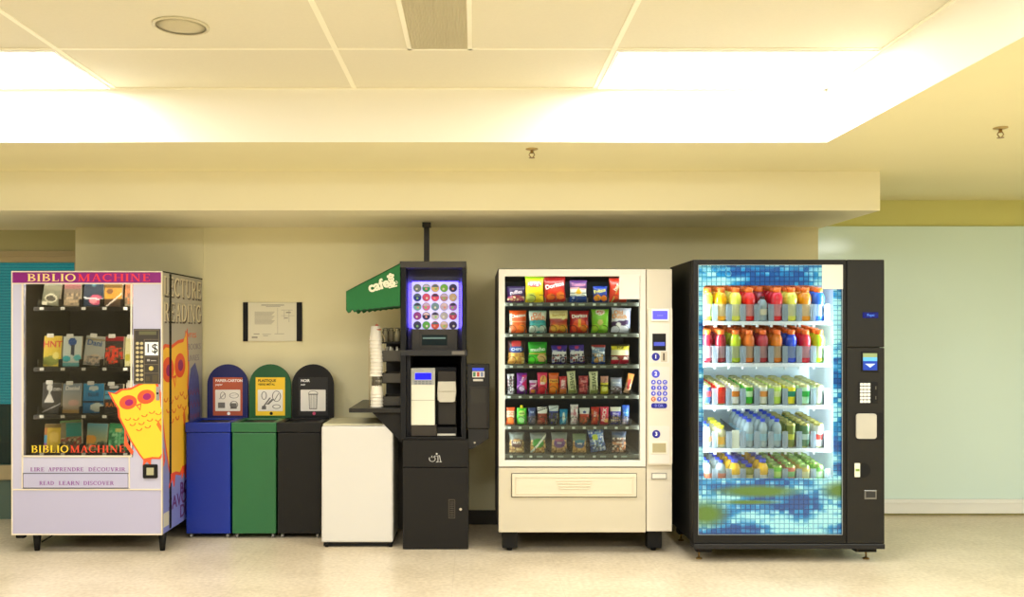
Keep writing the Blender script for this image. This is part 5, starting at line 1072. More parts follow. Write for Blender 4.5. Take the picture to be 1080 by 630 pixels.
# ------------------------------------------------------------------ recycling bins
def bin_(xa, xb, D, body, top, sign, poster, label, px_arch, title, title2, icon, logo=None, tcol=WINK):
    x0, x1 = X(xa, D), X(xb, D); zt2 = Z(445.8, D); t = thing('recycling_bin', label, 'recycling bin', ((x0+x1)/2, D+.18, 0), 'row of three waste sorting bins')
    yb2 = 6.52
    b = NB(); bx(b, x0+.004, x1-.004, D, yb2, .035, Z(456.6, D), bev=.006); mk('body', b, body, t)
    b = NB()   # lid with a round-ended opening
    bx(b, x0, x1, D-.006, D+.03, Z(456.0, D), zt2, bev=.004); bx(b, x0, x1, yb2-.06, yb2, Z(456.0, D), zt2, bev=.004)
    bx(b, x0, x0+.035, D+.02, yb2-.05, Z(456.0, D), zt2-.001); bx(b, x1-.035, x1, D+.02, yb2-.05, Z(456.0, D), zt2-.001)
    mk('lid', b, body, t)
    b = NB(); bx(b, x0+.03, x1-.03, D+.02, yb2-.045, Z(454, D), zt2-.012); mk('opening', b, BLKM, t)
    # arched back board
    DA = 6.50; ax0, ax1 = X(px_arch[0], DA), X(px_arch[1], DA); r = (ax1-ax0)/2; cx = (ax0+ax1)/2; zt3 = Z(384.4, DA)
    arch = [(ax0, zt2+.0005), (ax1, zt2+.0005)] + [(cx + r*math.cos(math.radians(a)), zt3 - r + r*math.sin(math.radians(a))) for a in range(0, 181, 9)]
    b = NB(); prism(b, arch, FR(0, DA+.02, 0), .02); sg = mk('sign_board', b, sign, t)
    b = NB(); pc = (px_arch[0]+px_arch[1])/2 + .3
    prism(b, box2(X(pc-15.5, DA), Z(438.5, DA), X(pc+15.5, DA), Z(398.2, DA)), FR(0, DA, 0), .002); po = mk('poster', b, poster, sg)
    b = NB(); prism(b, rrect(X(pc-13.2, DA), Z(433.8, DA), X(pc+13.2, DA), Z(411.2, DA), .006), FR(0, DA-.002, 0), .0008); mk('picture_panel', b, mat('poster_white', (232, 230, 222), .5), po)
    b = NB()
    text_polys_mesh(b, title, FR(X(pc-13, DA), DA-.002, Z(401.8, DA)), .026, t=.0005, align='LEFT', bold=.0008); text_polys_mesh(b, title2, FR(X(pc-13, DA), DA-.002, Z(405.8, DA)), .020, t=.0005, align='LEFT', bold=.0004)
    mk('poster_text', b, tcol, po)
    b = NB(); IK = FR(X(pc, DA), DA-.0028, Z(422.5, DA))
    for p in icon: prism(b, p, IK, .0006)
    mk('line_drawing', b, mat('ink_grey', (110, 108, 104), .6), po)
    if logo:
        b = NB(); prism(b, circ(0, 0, .012, n=12), FP(pc+1, 436.3, DA, .002), .0006); mk('small_mark', b, logo, po)
    for px in (x0+.03, x1-.03):
        for yy in (D+.04, yb2-.05):
            b = NB(); cyl(b, (px-.008, yy, .019), (px+.008, yy, .019), .019, 14); bx(b, px-.012, px+.012, yy-.01, yy+.016, .028, .037); mk('caster', b, mat('caster_grey', (150, 150, 148), .3, metal=.4), t)
    return t
def blob(cx, cy, rx, ry, th=.004): return [arc_poly(cx, cy, rx, ry, 0, 180, th, 12), arc_poly(cx, cy, rx, ry, 180, 360, th, 12)]
ic1 = blob(-.035, .035, .02, .026) + blob(.045, .035, .034, .02) + [box2(-.07, -.055, -.02, -.015), box2(.02, -.06, .065, -.02)] + blob(.045, -.03, .03, .026, .006) + [bar(-.06, .01, -.02, .05, .006), bar(.02, .03, .07, .045, .005)]
ic2 = blob(-.045, .035, .02, .03, .006) + blob(.045, .03, .032, .04, .006) + [bar(-.06, -.06, 0, .02, .012), bar(-.02, -.03, .02, .01, .02), box2(-.06, -.065, -.03, -.04)] + blob(.045, -.045, .03, .016, .006) + [bar(.03, .0, .06, .05, .006)]
ic3 = [box2(-.034, .040, .034, .048), bar(-.030, .04, -.026, -.06, .004), bar(.030, .04, .026, -.06, .004), box2(-.027, -.063, .027, -.057)] + [bar(-.02+.010*k, -.057, -.022+.011*k, .04, .0028) for k in range(5)] + [arc_poly(0, .048, .036, .022, 0, 180, .004, 10)]
BLU = mat('blue_bin', (0, 38, 140), .4, noise=.03, nscale=10); GRN = mat('green_bin', (36, 100, 56), .4, noise=.03, nscale=10); BKB = mat('black_bin', (20, 19, 16), .5, spec=.3, noise=.05, nscale=12)
bin_(195.6, 243.4, 6.17, BLU, None, mat('navy_board', (2, 20, 92), .45), mat('poster_terracotta', (176, 84, 56), .5), 'blue recycling bin with terracotta poster on its arched back board', (218.6, 261.4), 'PAPIER-CARTON', 'papier', ic1, WINK)
bin_(244.2, 291.6, 6.17, GRN, None, mat('green_board', (6, 84, 40), .45), mat('poster_yellow', (240, 200, 40), .5), 'green recycling bin with yellow poster on its arched back board', (262.9, 306.8), 'PLASTIQUE', 'VERRE MÉTAL', ic2, BLKM, BLKM)
bin_(292.2, 338.8, 6.17, BKB, None, mat('black_board', (9, 9, 9), .5, spec=.3), mat('poster_black', (14, 14, 14), .5), 'black waste bin with a trash can drawing on its arched board', (308, 352), 'NOIR', 'noir', ic3, mat('mark_pink', (206, 70, 110), .5))
# ------------------------------------------------------------------ notice on the wall
t = thing('wall_notice', 'white printed plan in a clear holder with black side bars on the wall', 'notice', (X(288, WD), WD-.012, Z(340, WD)))
b = NB(); fb(b, 256.8, 319.2, 319, 360, WD, -.010, -.003); mk('holder', b, mat('holder_clear', (220, 216, 190), .2), t)
b = NB(); fb(b, 256.8, 319, 262, 360.2, WD, -.016, -.009, bev=.002); mk('side_bar', b, BLKM, t)
b = NB(); fb(b, 313.2, 319, 319, 360.2, WD, -.016, -.009, bev=.002); mk('side_bar', b, BLKM, t)
b = NB(); fb(b, 262.4, 319.6, 313, 359.8, WD, -.012, -.0101); pp = mk('paper', b, mat('notice_paper', (226, 222, 196), .6), t)
b = NB()
for r in ((276, 321.5, 300, 322.5), (281, 323.2, 296, 323.8)): fb(b, *r, WD, -.0126, -.0119)
for k in range(12):
    fb(b, 269, 329 + 1.15*k, 290 - (k*5 % 4), 329.5 + 1.15*k, WD, -.0126, -.0119)
for r in ((297, 327, 309, 327.4), (300, 328, 300.4, 337), (305, 327, 305.4, 340), (297, 333, 311, 333.3), (293, 325, 293.3, 352), (302, 329, 307, 330.5), (300, 335, 304, 336.2), (268, 352, 274, 353), (277, 352.5, 286, 353), (278, 354, 283, 354.6), (290, 352, 300, 352.5), (266, 355, 272, 357)): fb(b, *r, WD, -.0126, -.0119)
mk('print', b, mat('print_grey', (164, 160, 142), .6), pp)

# ------------------------------------------------------------------ small white fridge
FD = 5.915
t = thing('mini_fridge', 'small white refrigerator between the black bin and coffee station', 'refrigerator', (X(377, FD), FD+.23, 0))
WF = mat('fridge_white', (210, 207, 199), .35)
fx0, fx1 = X(338.9, FD), X(414.6, FD); fzt = Z(448.8, FD)
b = NB(); bx(b, fx0+.004, fx1-.002, FD+.06, FD+.47, .03, fzt-.004, bev=.008); mk('body', b, mat('fridge_body', (226, 220, 196), .4), t)
b = NB(); bx(b, fx0+.002, fx1, FD+.045, FD+.475, fzt-.012, fzt+.006, bev=.005); mk('top_plate', b, mat('fridge_top', (206, 200, 166), .35), t)
b = NB(); bx(b, fx0, fx1, FD, FD+.052, .034, fzt-.006, bev=.012); mk('door', b, WF, t)
b = NB(); bx(b, fx1-.07, fx1-.02, FD+.01, FD+.05, fzt-.008, fzt+.004, bev=.002); mk('hinge', b, WF, t)
b = NB(); bx(b, fx0+.01, fx1-.01, FD+.03, FD+.4, .006, .034); mk('kick_plate', b, BLKM, t)
for px in (fx0+.03, fx1-.02):
    for yy in (FD+.03, FD+.42): b = NB(); cyl(b, (px, yy, 0), (px, yy, .036), .012, 10); mk('foot', b, BLKM, t)

# ------------------------------------------------------------------ coffee station
KD = 5.864
BRN = mat('espresso_laminate', (20, 18, 15), .5, spec=.3, noise=.05, nscale=20)
BRD = mat('black_laminate', (8, 9, 11), .5, spec=.3)
t = thing('coffee_station', 'tall black coffee vending tower with cabinet base and open upper frame', 'coffee station', (X(459, KD), KD+.3, 0))
kx0, kx1 = X(424.6, KD), X(494, KD); ux0, ux1 = X(422.4, KD), X(491.5, KD); kyb = 6.45
kz = Z(463.4, KD)
b = NB(); bx(b, kx0, kx1, KD+.02, kyb, .03, kz, bev=.003); mk('base_cabinet', b, BRN, t)
b = NB(); fb(b, 424.8, 464.4, 494, 493, KD, 0, .022, bev=.002); dr = mk('drawer_front', b, BRN, t)
b = NB(); fb(b, 424.8, 493.8, 494, 579.4, KD, 0, .022, bev=.002); dr2 = mk('cabinet_door', b, BRN, t)
b = NB(); fb(b, 439.6, 470, 440.1, 492.8, KD, -.001, .001); mk('drawer_seam', b, BLKM, dr)
b = NB(); HI = FP(459, 483.8, KD, .0005)
k_ = .006
icon = [arc_poly(-3.2*k_, -.4*k_, 3.6*k_, 3.2*k_, 150, 400, .7*k_, 12), bar(-2.2*k_, 1*k_, .2*k_, 3.2*k_, .7*k_), bar(-4*k_, 1.0*k_, -3.2*k_, 3*k_, .7*k_), bar(3*k_, -3.5*k_, 3*k_, 3*k_, .7*k_), bar(6*k_, -3.5*k_, 4.6*k_, 3.4*k_, .7*k_), circ(1.6*k_, 5*k_, 1*k_, n=12), bar(.4*k_, 2.2*k_, 3.8*k_, 3.4*k_, .7*k_), box2(1*k_, -4*k_, 3.6*k_, -3.3*k_), box2(4.6*k_, -4*k_, 7*k_, -3.3*k_)]
for p in icon: prism(b, p, HI, .0008)
mk('litter_symbol', b, mat('symbol_white', (206, 204, 196), .5), dr)
b = NB()
for a in ((473, 527, 480, 527.6), (473, 546.4, 480, 547), (473, 527, 473.6, 547), (479.4, 527, 480, 547)): fb(b, *a, KD, -.003, .001)
for k in range(8): fb(b, 474.4, 529.6 + 2.1*k, 478.6, 530.3 + 2.1*k, KD, -.002, .001)
mk('vent_handle', b, mat('vent_brown', (80, 72, 58), .4), dr2)
b = NB(); prism(b, circ(0, 0, .009, n=14), FP(485.8, 537.3, KD, .0005), .006); mk('lock', b, CHR, dr2)
for px in (kx0+.03, kx1-.03):
    for yy in (KD+.05, kyb-.06): b = NB(); cyl(b, (px, yy, 0), (px, yy, .032), .014, 12); mk('foot', b, mat('foot_grey', (120, 118, 112), .4), t)
# upper frame
b = NB(); uzt = Z(276.3, KD)
bx(b, ux0, X(428, KD), KD, kyb, kz, uzt, bev=.002); bx(b, X(487.3, KD), ux1, KD, kyb, kz, uzt, bev=.002); bx(b, ux0, ux1, kyb-.02, kyb, kz, uzt)
bx(b, X(427.5, KD), X(488, KD), KD+.002, kyb-.02, Z(375.2, KD), Z(369.6, KD)); bx(b, X(427.5, KD), X(488, KD), KD+.003, kyb-.02, kz-.001, Z(460, KD)-.008)
mk('upper_frame', b, BRD, t)
b = NB(); bx(b, ux0-.004, ux1+.002, KD-.01, kyb, Z(282.6, KD), uzt+.003, bev=.003); mk('top_cap', b, mat('cap_grey_brown', (48, 45, 38), .45), t)
b = NB(); bx(b, ux0, ux1+.01, KD-.006, KD+.05, Z(375.4, KD), Z(369.4, KD), bev=.002); sf = mk('middle_shelf', b, mat('shelf_charcoal', (30, 30, 30), .4), t)
b = NB(); fb(b, 476.6, 370.6, 490, 374.2, KD, -.009, -.005); mk('badge', b, mat('badge_grey', (116, 112, 104), .35, metal=.4), sf)
# capsule display
b = NB(); bx(b, X(428, KD), X(431.8, KD), KD+.10, kyb-.02, kz, Z(375.6, KD)); bx(b, X(486, KD), X(487.3, KD), KD+.10, kyb-.02, kz, Z(375.6, KD)); bx(b, X(428, KD)-.002, X(487.3, KD)+.002, KD+.20, KD+.205, Z(369, KD), uzt-.04); mk('recess_liner', b, mat('satin_black_liner', (44, 44, 50), .4), t)
PDp = KD + .16
def pz(y): return Z(y, PDp)
def px_(x): return X(x, PDp)
cd = thing('capsule_display', 'backlit panel of round coffee capsules edged with blue light', 'display', (px_(459), PDp, pz(348)))
b = NB(); prism(b, rrect(px_(434.4), pz(347.4), px_(483.6), pz(297), .012), FR(0, PDp+.012, 0), .008); mk('panel', b, mat('display_panel_lilac', (206, 204, 236), .4, emit=(190, 186, 255), es=.55), cd)
BLED = emitmat('blue_led', (70, 60, 255), 5.5)
for xa_ in (433.2, 484.0):
    for k in range(20):
        b = NB(); zc = pz(299.5 + 2.4*k); lathe(b, [(.0045, -.004, 0), (.0045, .004, 0)], px_(xa_+.6), PDp-.002, zc, 8); mk('led', b, BLED, cd)
    b = NB(); bx(b, px_(xa_+.2), px_(xa_+1.1), PDp+.004, PDp+.012, pz(347), pz(298)); mk('led_strip', b, emitmat('blue_led_strip', (60, 40, 255), 3.0), cd)
b = NB(); bx(b, px_(434.5), px_(483.5), PDp+.004, PDp+.012, pz(297.4), pz(296.4)); mk('led_strip', b, _m['blue_led_strip'], cd)
for sgn, xx in ((-1, 431.8), (1, 485.9)):
    ld = bpy.data.lights.new('blue', 'AREA'); ld.shape = 'RECTANGLE'; ld.size = .3; ld.size_y = .012; ld.energy = 1.6; ld.color = (.12, .08, 1)
    lo = bpy.data.objects.new('blue_lamp', ld); C.objects.link(lo); lo.parent = cd
    d = Vector((sgn*.45, .89, 0)).normalized(); zax = -d; xax = Vector((0, 0, 1)); yax = zax.cross(xax)
    lo.matrix_local = Matrix.Translation(Vector((px_(xx), PDp+.0, pz(322))) - org[cd.name]) @ Matrix((xax, yax, zax)).transposed().to_4x4()
pc = [[(110, 120, 116), (50, 150, 90), (206, 170, 110), (110, 170, 60), (44, 40, 80)], [(26, 46, 140), (206, 70, 110), (220, 70, 110), (176, 130, 130), (206, 176, 140)], [(120, 176, 160), (206, 110, 150), (110, 140, 150), (190, 170, 190), (176, 110, 190)], [(150, 60, 140), (40, 46, 90), (190, 180, 190), (176, 170, 176), (190, 60, 110)], [(50, 56, 86), (90, 160, 70), (206, 80, 60), (200, 170, 130), (56, 44, 84)]]
pn_ = [['grey', 'green', 'sand', 'lime', 'dark violet'], ['navy blue', 'rose', 'hot pink', 'dusty pink', 'tan'], ['mint', 'pink', 'slate', 'pale mauve', 'lilac'], ['magenta', 'ink blue', 'silver white', 'pale grey', 'crimson'], ['dark slate', 'grass green', 'red orange', 'beige', 'aubergine']]
for r in range(5):
    for c in range(5):
        q = NB(); cx, cz = px_(440.2 + 9.4*c), pz(304 + 9.8*r); rr = .0272
        col = pc[r][c]; m0 = mat('capsule_%d_%d_%d' % col, col, .3, emit=col, es=.15); m1 = mat('capsule_rim', (150, 140, 176), .3)
        M0 = FR(cx, PDp+.0035, cz)
        prism(q, circ(0, 0, rr, n=24), M0, .006, 1); prism(q, circ(0, 0, rr*.94, n=24), M0, .0068, 0)
        if (r*5+c) % 3 != 0: prism(q, [(rr*.85*math.cos(math.radians(a)), rr*.85*math.sin(math.radians(a))) for a in range(15, 166, 15)], M0, .0072, 2)
        prism(q, circ(-.004+.004*((r+c) % 3), -.006, rr*.28, n=12), M0, .0075, 3)
        m2 = mat('capsule_top_%d' % ((r*2+c) % 4), [(60, 56, 100), (206, 190, 220), (90, 110, 130), (226, 200, 210)][(r*2+c) % 4], .3)
        m3 = mat('capsule_dot_%d' % ((r+c*2) % 3), [(230, 226, 210), (140, 200, 110), (230, 150, 140)][(r+c*2) % 3], .3)
        o = mk('coffee_capsule', q, [m0, m1, m2, m3], None, (cx, PDp, cz))
        tag(o, '%s coffee capsule lid, %s of the %s row in the lit display' % (pn_[r][c], ['first', 'second', 'third', 'fourth', 'last'][c], ['top', 'second', 'middle', 'fourth', 'bottom'][r]), 'coffee capsule', 'coffee capsules in the lit display')
b = NB(); fb(b, 434.2, 347.6, 482.6, 369.4, PDp-.03, -.01, .12, bev=.003); db = mk('dispenser_box', b, mat('dispenser_grey', (54, 50, 44), .4), cd)
b = NB()
for a in ((442.6, 350.6, 474, 351.8), (442.6, 365.6, 474, 366.8), (442.6, 350.6, 443.8, 366.8), (472.8, 350.6, 474, 366.8)): fb(b, *a, PDp-.04, -.006, .002)
mk('slot_frame', b, mat('slot_frame', (56, 50, 42), .4), db)
b = NB(); fb(b, 445, 353.4, 471.6, 364.4, PDp-.04, -.002, .002); mk('slot_window', b, mat('slot_glass', (30, 44, 48), .08), db)
b = NB(); fb(b, 446, 356, 470, 357.6, PDp-.042, -.001, .001); mk('slot_bar', b, mat('slot_bar', (120, 150, 150), .3), db)
# brewer
b = NB(); bd = KD+.05
bz = kz + .0
bt = thing('coffee_machine', 'coffee machine with white tall front and blue screen', 'coffee machine', (X(446, bd), bd, Z(460, bd)))
b = NB(); bx(b, X(433.6, bd), X(481.6, bd), bd+.10, bd+.42, Z(460, bd)+.004, Z(388, bd), bev=.006); mk('housing', b, BRD, bt)
b = NB(); vs = bx(b, X(433.6, bd), X(458.6, bd), bd-.01, bd+.10, Z(448.6, bd), Z(388.6, bd), bev=.004); mk('front_cover', b, mat('cover_ivory', (222, 220, 200), .35), bt)
b = NB(); fb(b, 433.8, 422.0, 458.6, 422.5, bd, -.0112, -.009); mk('cover_seam', b, mat('seam_grey', (150, 148, 130), .5), bt)
b = NB(); fb(b, 434.2, 388.8, 458.2, 406, bd, -.012, -.008, bev=.001); fp_ = mk('control_fascia', b, mat('fascia_silver', (170, 172, 166), .3, metal=.3), bt)
b = NB(); fb(b, 438, 393.6, 455, 400.4, bd, -.014, -.011); mk('screen', b, mat('blue_screen', (20, 20, 200), .2, emit=(24, 24, 255), es=1.2), fp_)
for r in range(2):
    for c in range(5): b = NB(); fb(b, 437.4 + 3.8*c, 401.8 + 2.2*r, 440.2 + 3.8*c, 403.2 + 2.2*r, bd, -.015, -.011, bev=.0005); mk('button', b, mat('button_grey', (120, 124, 130), .4), fp_)
b = NB(); fb(b, 433.6, 449, 460.5, 460, bd, -.012, .1, bev=.002); mk('lower_base', b, mat('base_brown', (48, 42, 34), .4), bt)
b = NB(); prism(b, rrect(X(462, bd), Z(405, bd), X(480.6, bd), Z(392, bd), .012), FR(0, bd+.06, 0), .05); mk('brew_hood', b, mat('hood_brown', (40, 34, 27), .35), bt)
b = NB(); pr = [(X(462, bd), Z(402.6, bd)), (X(480.6, bd), Z(402.6, bd)), (X(481, bd), Z(414, bd)), (X(480, bd), Z(423, bd)), (X(478, bd), Z(424.2, bd)), (X(464, bd), Z(424.2, bd)), (X(461.8, bd), Z(422, bd)), (X(461.4, bd), Z(414, bd))]
prism(b, pr, FR(0, bd+.05, 0), .06); hk = mk('cup_guard', b, mat('guard_silver', (206, 202, 186), .25, metal=.25), bt)
b = NB(); fb(b, 461.6, 412.6, 481, 413.4, bd, -.012, -.008); mk('guard_line', b, mat('guard_line', (150, 146, 128), .4), hk)
b = NB(); fb(b, 462, 424.5, 481, 449, bd, .04, .11, bev=.004); mk('brew_column', b, mat('column_black', (34, 31, 27), .35), bt)
b = NB(); fb(b, 461, 451, 482, 460.4, bd, .0, .11, bev=.003); dt = mk('drip_tray', b, BLKM, bt)
b = NB(); fb(b, 461.4, 457.6, 480.6, 459.6, bd, -.008, .002, bev=.001); mk('tray_lip', b, mat('lip_white', (206, 202, 186), .3), dt)
# payment terminal
pd_ = KD+.02
t2 = thing('payment_terminal', 'narrow black card payment terminal beside the coffee tower', 'payment terminal', (X(505, pd_), pd_, Z(470, pd_)))
b = NB(); fb(b, 492.6, 384.4, 516.4, 452.4, pd_, 0, .18, bev=.004); mk('housing', b, mat('terminal_black', (18, 17, 15), .4), t2)
b = NB(); fb(b, 495, 408, 514, 451, pd_, -.005, .001, bev=.002); mk('front_plate', b, mat('terminal_plate', (34, 31, 26), .4), t2)
b = NB(); fb(b, 498.2, 388.2, 510.4, 391.2, pd_, -.005, .001); mk('blue_badge', b, mat('badge_blue', (50, 70, 190), .3, emit=(50, 70, 220), es=.4), t2)
b = NB(); fb(b, 498.2, 391.8, 511, 398.2, pd_, -.005, .001, 0)
for k in range(3): fb(b, 499 + 4*k, 392.6, 501.6 + 4*k, 397.4, pd_, -.0062, -.004, 1 + k)
mk('card_labels', b, [mat('labels_white', (226, 220, 210), .4), mat('lab_green', (70, 130, 90), .4), mat('lab_red', (190, 70, 50), .4), mat('lab_grey', (130, 140, 170), .4)], t2)
b = NB(); fb(b, 499, 400, 509.4, 402.2, pd_, -.005, .001); mk('note_strip', b, mat('note_white', (206, 202, 190), .4), t2)
b = NB(); fb(b, 497, 410, 512, 426, pd_, -.0062, -.004, bev=.001); mk('reader_face', b, mat('reader_dark', (44, 42, 36), .35), t2)
b = NB(); pts = [(X(494, pd_), Z(453, pd_)), (X(494, pd_), Z(474, pd_)), (X(499, pd_), Z(473.5, pd_)), (X(515.5, pd_), Z(463, pd_)), (X(515.5, pd_), Z(453, pd_))]
prism(b, pts, FR(0, pd_+.16, 0), .15); mk('bracket', b, mat('bracket_black', (18, 17, 15), .5), t2)
b = NB(); prism(b, circ(0, 0, .006, n=10), FP(500.5, 467.2, pd_, -.009), .003); mk('screw', b, CHR, t2)
# ceiling pole
b = NB(); bx(b, X(447.2, 6.35), X(452.8, 6.35), 6.33, 6.37, uzt, zs-.002); bx(b, X(445.6, 6.35), X(454.4, 6.35), 6.315, 6.385, zs-.035, zs-.002, bev=.002)
tag(mk('cable_conduit', b, mat('conduit_black', (36, 33, 26), .5), None, (X(450, 6.35), 6.35, uzt)), 'short black conduit post from tower top up to the bulkhead', 'conduit')
# side ledge and shelves (parts of the tower)
b = NB(); lz = .9205; ly0 = KD
bx(b, X(368, ly0), ux0, ly0, 6.6, lz-.028, lz, bev=.002); lg_ = mk('side_ledge', b, mat('ledge_black', (26, 25, 22), .35), t)
b = NB(); prism(b, [(X(392, KD+.05), lz-.028), (X(424.4, KD+.05), lz-.028), (X(424.4, KD+.05), Z(468, KD+.05))], FR(0, KD+.07, 0), .02); mk('ledge_gusset', b, BRN, t)
b = NB(); bx(b, kx0-.12, kx0, KD+.48, KD+.50, .03, lz-.03); mk('back_board', b, mat('back_board_grey', (58, 54, 46), .5), t)
SG = mat('shelf_bin_grey', (62, 58, 48), .45)
for (ya, yb3) in ((370, 382), (394, 404.6), (418.6, 428.8)):
    b = NB(); D2 = KD+.12
    x_a, x_b = X(402.6, D2), ux0; z_b, z_t = Z(yb3, D2), Z(ya, D2)
    bx(b, x_a, x_b, D2, D2+.006, z_b, z_t); bx(b, x_a, x_a+.005, D2, D2+.30, z_b, z_t); bx(b, x_a, x_b, D2+.294, D2+.30, z_b, z_t); bx(b, x_a, x_b, D2, D2+.30, z_b, z_b+.005)
    mk('side_bin', b, SG, t)
b = NB(); D2 = KD+.12; bx(b, X(402.6, D2), ux0, D2+.3, D2+.31, lz, Z(362, D2)); mk('side_back_panel', b, mat('side_black', (22, 22, 26), .5), t)
b = NB(); bx(b, X(402.6, D2), ux0, D2, D2+.30, Z(362.6, D2), Z(361, D2)); mk('jar_shelf', b, BLKM, t)
for k, (xx, dy) in enumerate(((405.6, .05), (411.6, .09), (418.6, .05))):
    q = NB(); cx, cy = X(xx+.8, D2+dy), D2+dy; z0 = Z(360.8, D2)
    lathe(q, [(.020, 0, 0), (.022, .004, 0), (.022, .066, 0), (.017, .076, 0), (.018, .082, 0)], cx, cy, z0, 16)
    o = mk('condiment_jar', q, glassmat('jar_glass', (200, 200, 180), .06, haze=.35, hazecol=(176, 168, 140)), None, (cx, cy, z0))
    q = NB(); lathe(q, [(.019, .002, 0), (.019, .04+.008*k, 0)], cx, cy, z0+.002, 14); mk('contents', q, mat('jar_contents_%d' % k, [(96, 84, 64), (120, 92, 60), (196, 186, 150)][k], .7), o)
    q = NB(); lathe(q, [(.020, .082, 0), (.020, .090, 0), (.006, .094, 0)], cx, cy, z0, 14); mk('lid', q, mat('jar_lid', (150, 144, 120), .35, metal=.4), o)
    tag(o, ['clear condiment jar with dark contents beside the cup stack', 'middle condiment jar with brown contents on the side shelf', 'condiment jar with pale contents, next to the black tower'][k], 'jar', 'condiment jars on the side shelf')
for k in range(9):
    q = NB(); cx, cy = X(404.5 + 2.1*k, D2+.05), D2 + .04 + .03*(k % 3); z0 = Z(381, D2)
    rx_ = .3*math.sin(k*2.3)
    bx(q, cx-.007, cx+.007, cy-.002, cy+.002, z0, z0+.085+.01*(k % 2)); bmesh.ops.rotate(q, verts=q.verts, cent=(cx, cy, z0), matrix=Matrix.Rotation(rx_*.5, 3, 'Y'))
    o = mk('sugar_packet', q, mat('packet_%d' % (k % 3), [(226, 222, 200), (190, 184, 160), (110, 100, 80)][k % 3], .6), None, (cx, cy, z0))
    tag(o, 'slim paper packet standing in the top side bin under the jars', 'packet', 'packets in the top side bin')
# cup stacks
def cup_mesh(r=.042, h=.095):
    q = NB(); lathe(q, [(r*.70, 0, 0), (r*.96, h-.006, 0), (r*1.02, h-.004, 1), (r*1.04, h-.001, 1), (r*1.0, h, 1), (r*.95, h-.004, 0), (r*.66, .006, 0)], seg=22)
    return mk('paper_cup', q, [mat('paper_cup_white', (230, 222, 202), .5), mat('cup_rim', (240, 234, 218), .45)], None, (0, 0, 0))
ck, cyy = X(397.4, KD+.12), KD+.12
cup = cup_mesh(); nc = 0
def put_cup(z, dx, lab, grp, flip=False, src=[None]):
    global nc
    o = cup if nc == 0 else copy_tree(cup)
    nc += 1
    o.location = (ck+dx, cyy, z); o.rotation_euler = (PI if flip else 0, 0, nc*.7)
    tag(o, lab, 'paper cup', grp); return o
for k in range(5): put_cup(lz + .001 + .0215*k + (.095 if True else 0), 0, 'white paper cup nested in the short lower stack on the ledge', 'lower stack of paper cups', True)
zb2 = Z(397, KD+.12)
for k in range(11): put_cup(zb2 + .095 + .0238*k, .004*math.sin(k*.5) - .004, 'white paper cup nested in the tall upper stack left of jars', 'upper stack of paper cups', True)
q = NB(); z0 = Z(410.5, KD+.12); lathe(q, [(.036, 0, 0), (.034, .03, 0), (.030, .06, 0), (.036, .095, 0)], ck, cyy, z0, 20); o = mk('plastic_cup', q, glassmat('smoke_plastic', (150, 146, 130), .1, haze=.5, hazecol=(120, 114, 96)), None, (ck, cyy, z0)); tag(o, 'smoky clear plastic cup between the two paper cup stacks', 'plastic cup')
b = NB()
tube(b, [(ck-.052, cyy+.03, lz), (ck-.056, cyy+.03, lz+.25), (ck-.054, cyy+.02, lz+.45), (ck-.01, cyy+.01, lz+.54), (ck, cyy, lz+.56)], .0028, 6); tube(b, [(ck+.050, cyy+.03, lz), (ck+.050, cyy+.03, lz+.45), (ck+.01, cyy+.01, lz+.54), (ck, cyy, lz+.56)], .0028, 6)
lathe(b, [(.03, 0, 0), (.022, .012, 0), (.006, .02, 0)], ck, cyy, Z(347.8, KD+.12)-.005, 14)
chold = tag(mk('cup_holder', b, mat('holder_tan', (206, 186, 140), .4), None, (ck, cyy, lz)), 'thin clear wire cup holder around the tall cup stack', 'cup holder')
q = NB(); lathe(q, [(.030, 0, 0), (.031, .006, 0), (.012, .010, 0)], ck, cyy, Z(349, KD+.12)+.004, 18); lathe(q, [(.011, .008, 0), (.013, .03, 0), (.006, .04, 0)], ck, cyy, Z(349, KD+.12)+.004, 12)
mk('lid', q, mat('lid_red', (190, 90, 60), .4), chold)
# awning
t = thing('cafe_awning', 'green fabric awning with white cafe lettering left of tower top', 'awning', (X(394, KD), KD+.2, Z(325, KD)))
AW = mat('awning_green', (24, 104, 50), .75, noise=.06, nscale=60, bump=.2)
ay0, ay1 = KD-.015, KD+.46
xr_, xl_ = ux0-.002, X(365.3, KD)
top = [(xr_, Z(278, KD)), (xl_, Z(307.5, KD))]
n = 26
bot = []
for i in range(n+1):
    u = i/n; x = xl_ + (xr_-xl_)*u
    base = Z(326.5 - 4.0*u, KD)
    amp = .022*(1-u)**1.2 + .003
    bot.append((x, base - amp*abs(math.sin(u*PI*9)) ))
b = NB(); front = [top[0], top[1]] + bot
prism(b, front, FR(0, ay0+.004, 0), .004); fpn = mk('front_panel', b, AW, t)
b = NB(); prism(b, front, FR(0, ay1+.004, 0), .004); mk('rear_panel', b, AW, t)
b = NB()   # sloping roof and end valance
for (p, q) in ((top[0], top[1]), (top[1], (xl_, Z(325.5, KD)))):
    a = [b.verts.new(v) for v in ((p[0], ay0, p[1]), (q[0], ay0, q[1]), (q[0], ay1, q[1]), (p[0], ay1, p[1]))]
    c = [b.verts.new(v) for v in ((p[0], ay0, p[1]-.005), (q[0]+.004, ay0, q[1]-.003), (q[0]+.004, ay1, q[1]-.003), (p[0], ay1, p[1]-.005))]
    b.faces.new(a); b.faces.new(c[::-1])
    for i in range(4): b.faces.new((a[i], c[i], c[(i+1) % 4], a[(i+1) % 4]))
mk('roof_panel', b, AW, t)
b = NB()
ctl = [(pp_[0], pp_[1]) for pp_ in bot]
for i in range(n):
    prism(b, [bot[i], bot[i+1], (bot[i+1][0], bot[i+1][1]-.004), (bot[i][0], bot[i][1]-.004)], FR(0, ay0+.006, 0), .008)
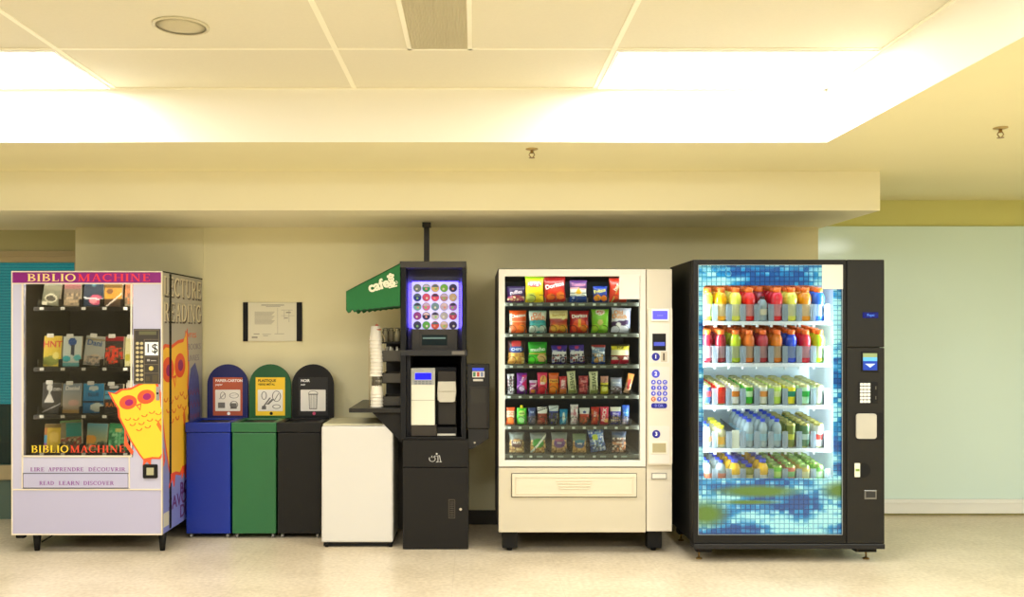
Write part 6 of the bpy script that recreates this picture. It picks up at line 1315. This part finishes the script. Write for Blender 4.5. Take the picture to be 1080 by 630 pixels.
mk('scalloped_hem', b, mat('hem_dark', (14, 44, 24), .7), t)
WC = mat('awning_white', (236, 230, 206), .6)
b = NB()
Mr = FR(X(399.6, KD), ay0, Z(301.2, KD)) @ Matrix.Rotation(math.radians(17), 4, 'Z')
text_polys_mesh(b, 'cafe', Mr, .088, t=.001, bold=.0035); mk('cafe_lettering', b, WC, fpn)
b = NB(); Ml = FR(X(413.2, KD), ay0, Z(296.8, KD)) @ Matrix.Rotation(math.radians(14), 4, 'Z')
for p in (circ(0, .012, .020, .018, 18), circ(0, -.018, .024, .017, 18), circ(-.014, .034, .010, n=12), circ(.002, .042, .011, n=12), circ(.016, .034, .010, n=12), rrect(-.030, -.042, .030, -.034, .004, 3)): prism(b, p, Ml, .0012)
prism(b, arc_poly(.024, -.016, .012, .012, -90, 90, .004, 10), Ml, .0012)
mk('steaming_cup_emblem', b, WC, fpn)
b = NB(); 
for cxx, czz in ((-.007, .014), (.007, .014), (.0, -.016)): prism(b, circ(cxx, czz, .003, n=8), Ml @ Matrix.Translation((0, 0, .0012)), .0006)
mk('emblem_marks', b, _m['hem_dark'], fpn)

# ------------------------------------------------------------------ camera, world, lights
cam = bpy.data.cameras.new('camera'); co = bpy.data.objects.new('camera', cam); C.objects.link(co)
cam.sensor_width = 36; cam.sensor_fit = 'HORIZONTAL'; cam.lens = 36*FX/1080
co.location = (0, 0, CH); co.rotation_euler = (PI/2, 0, 0)
cam.shift_x = (540-CX0)/1080; cam.shift_y = (CY0-315)/1080
cam.clip_start = .05
bpy.context.scene.camera = co
wd = bpy.data.worlds.new('world'); wd.use_nodes = True; bpy.context.scene.world = wd
bg = wd.node_tree.nodes['Background']; bg.inputs[0].default_value = (.8, .88, 1, 1); bg.inputs[1].default_value = .6
sc = bpy.context.scene
sc.view_settings.view_transform = 'Standard'; sc.view_settings.look = 'None'; sc.view_settings.gamma = 1; sc.view_settings.exposure = 0.28
sc.view_settings.use_curve_mapping = False
sc.cycles.use_denoising = True
sc.cycles.max_bounces = 10; sc.cycles.diffuse_bounces = 5; sc.cycles.transparent_max_bounces = 24; sc.cycles.sample_clamp_indirect = 8
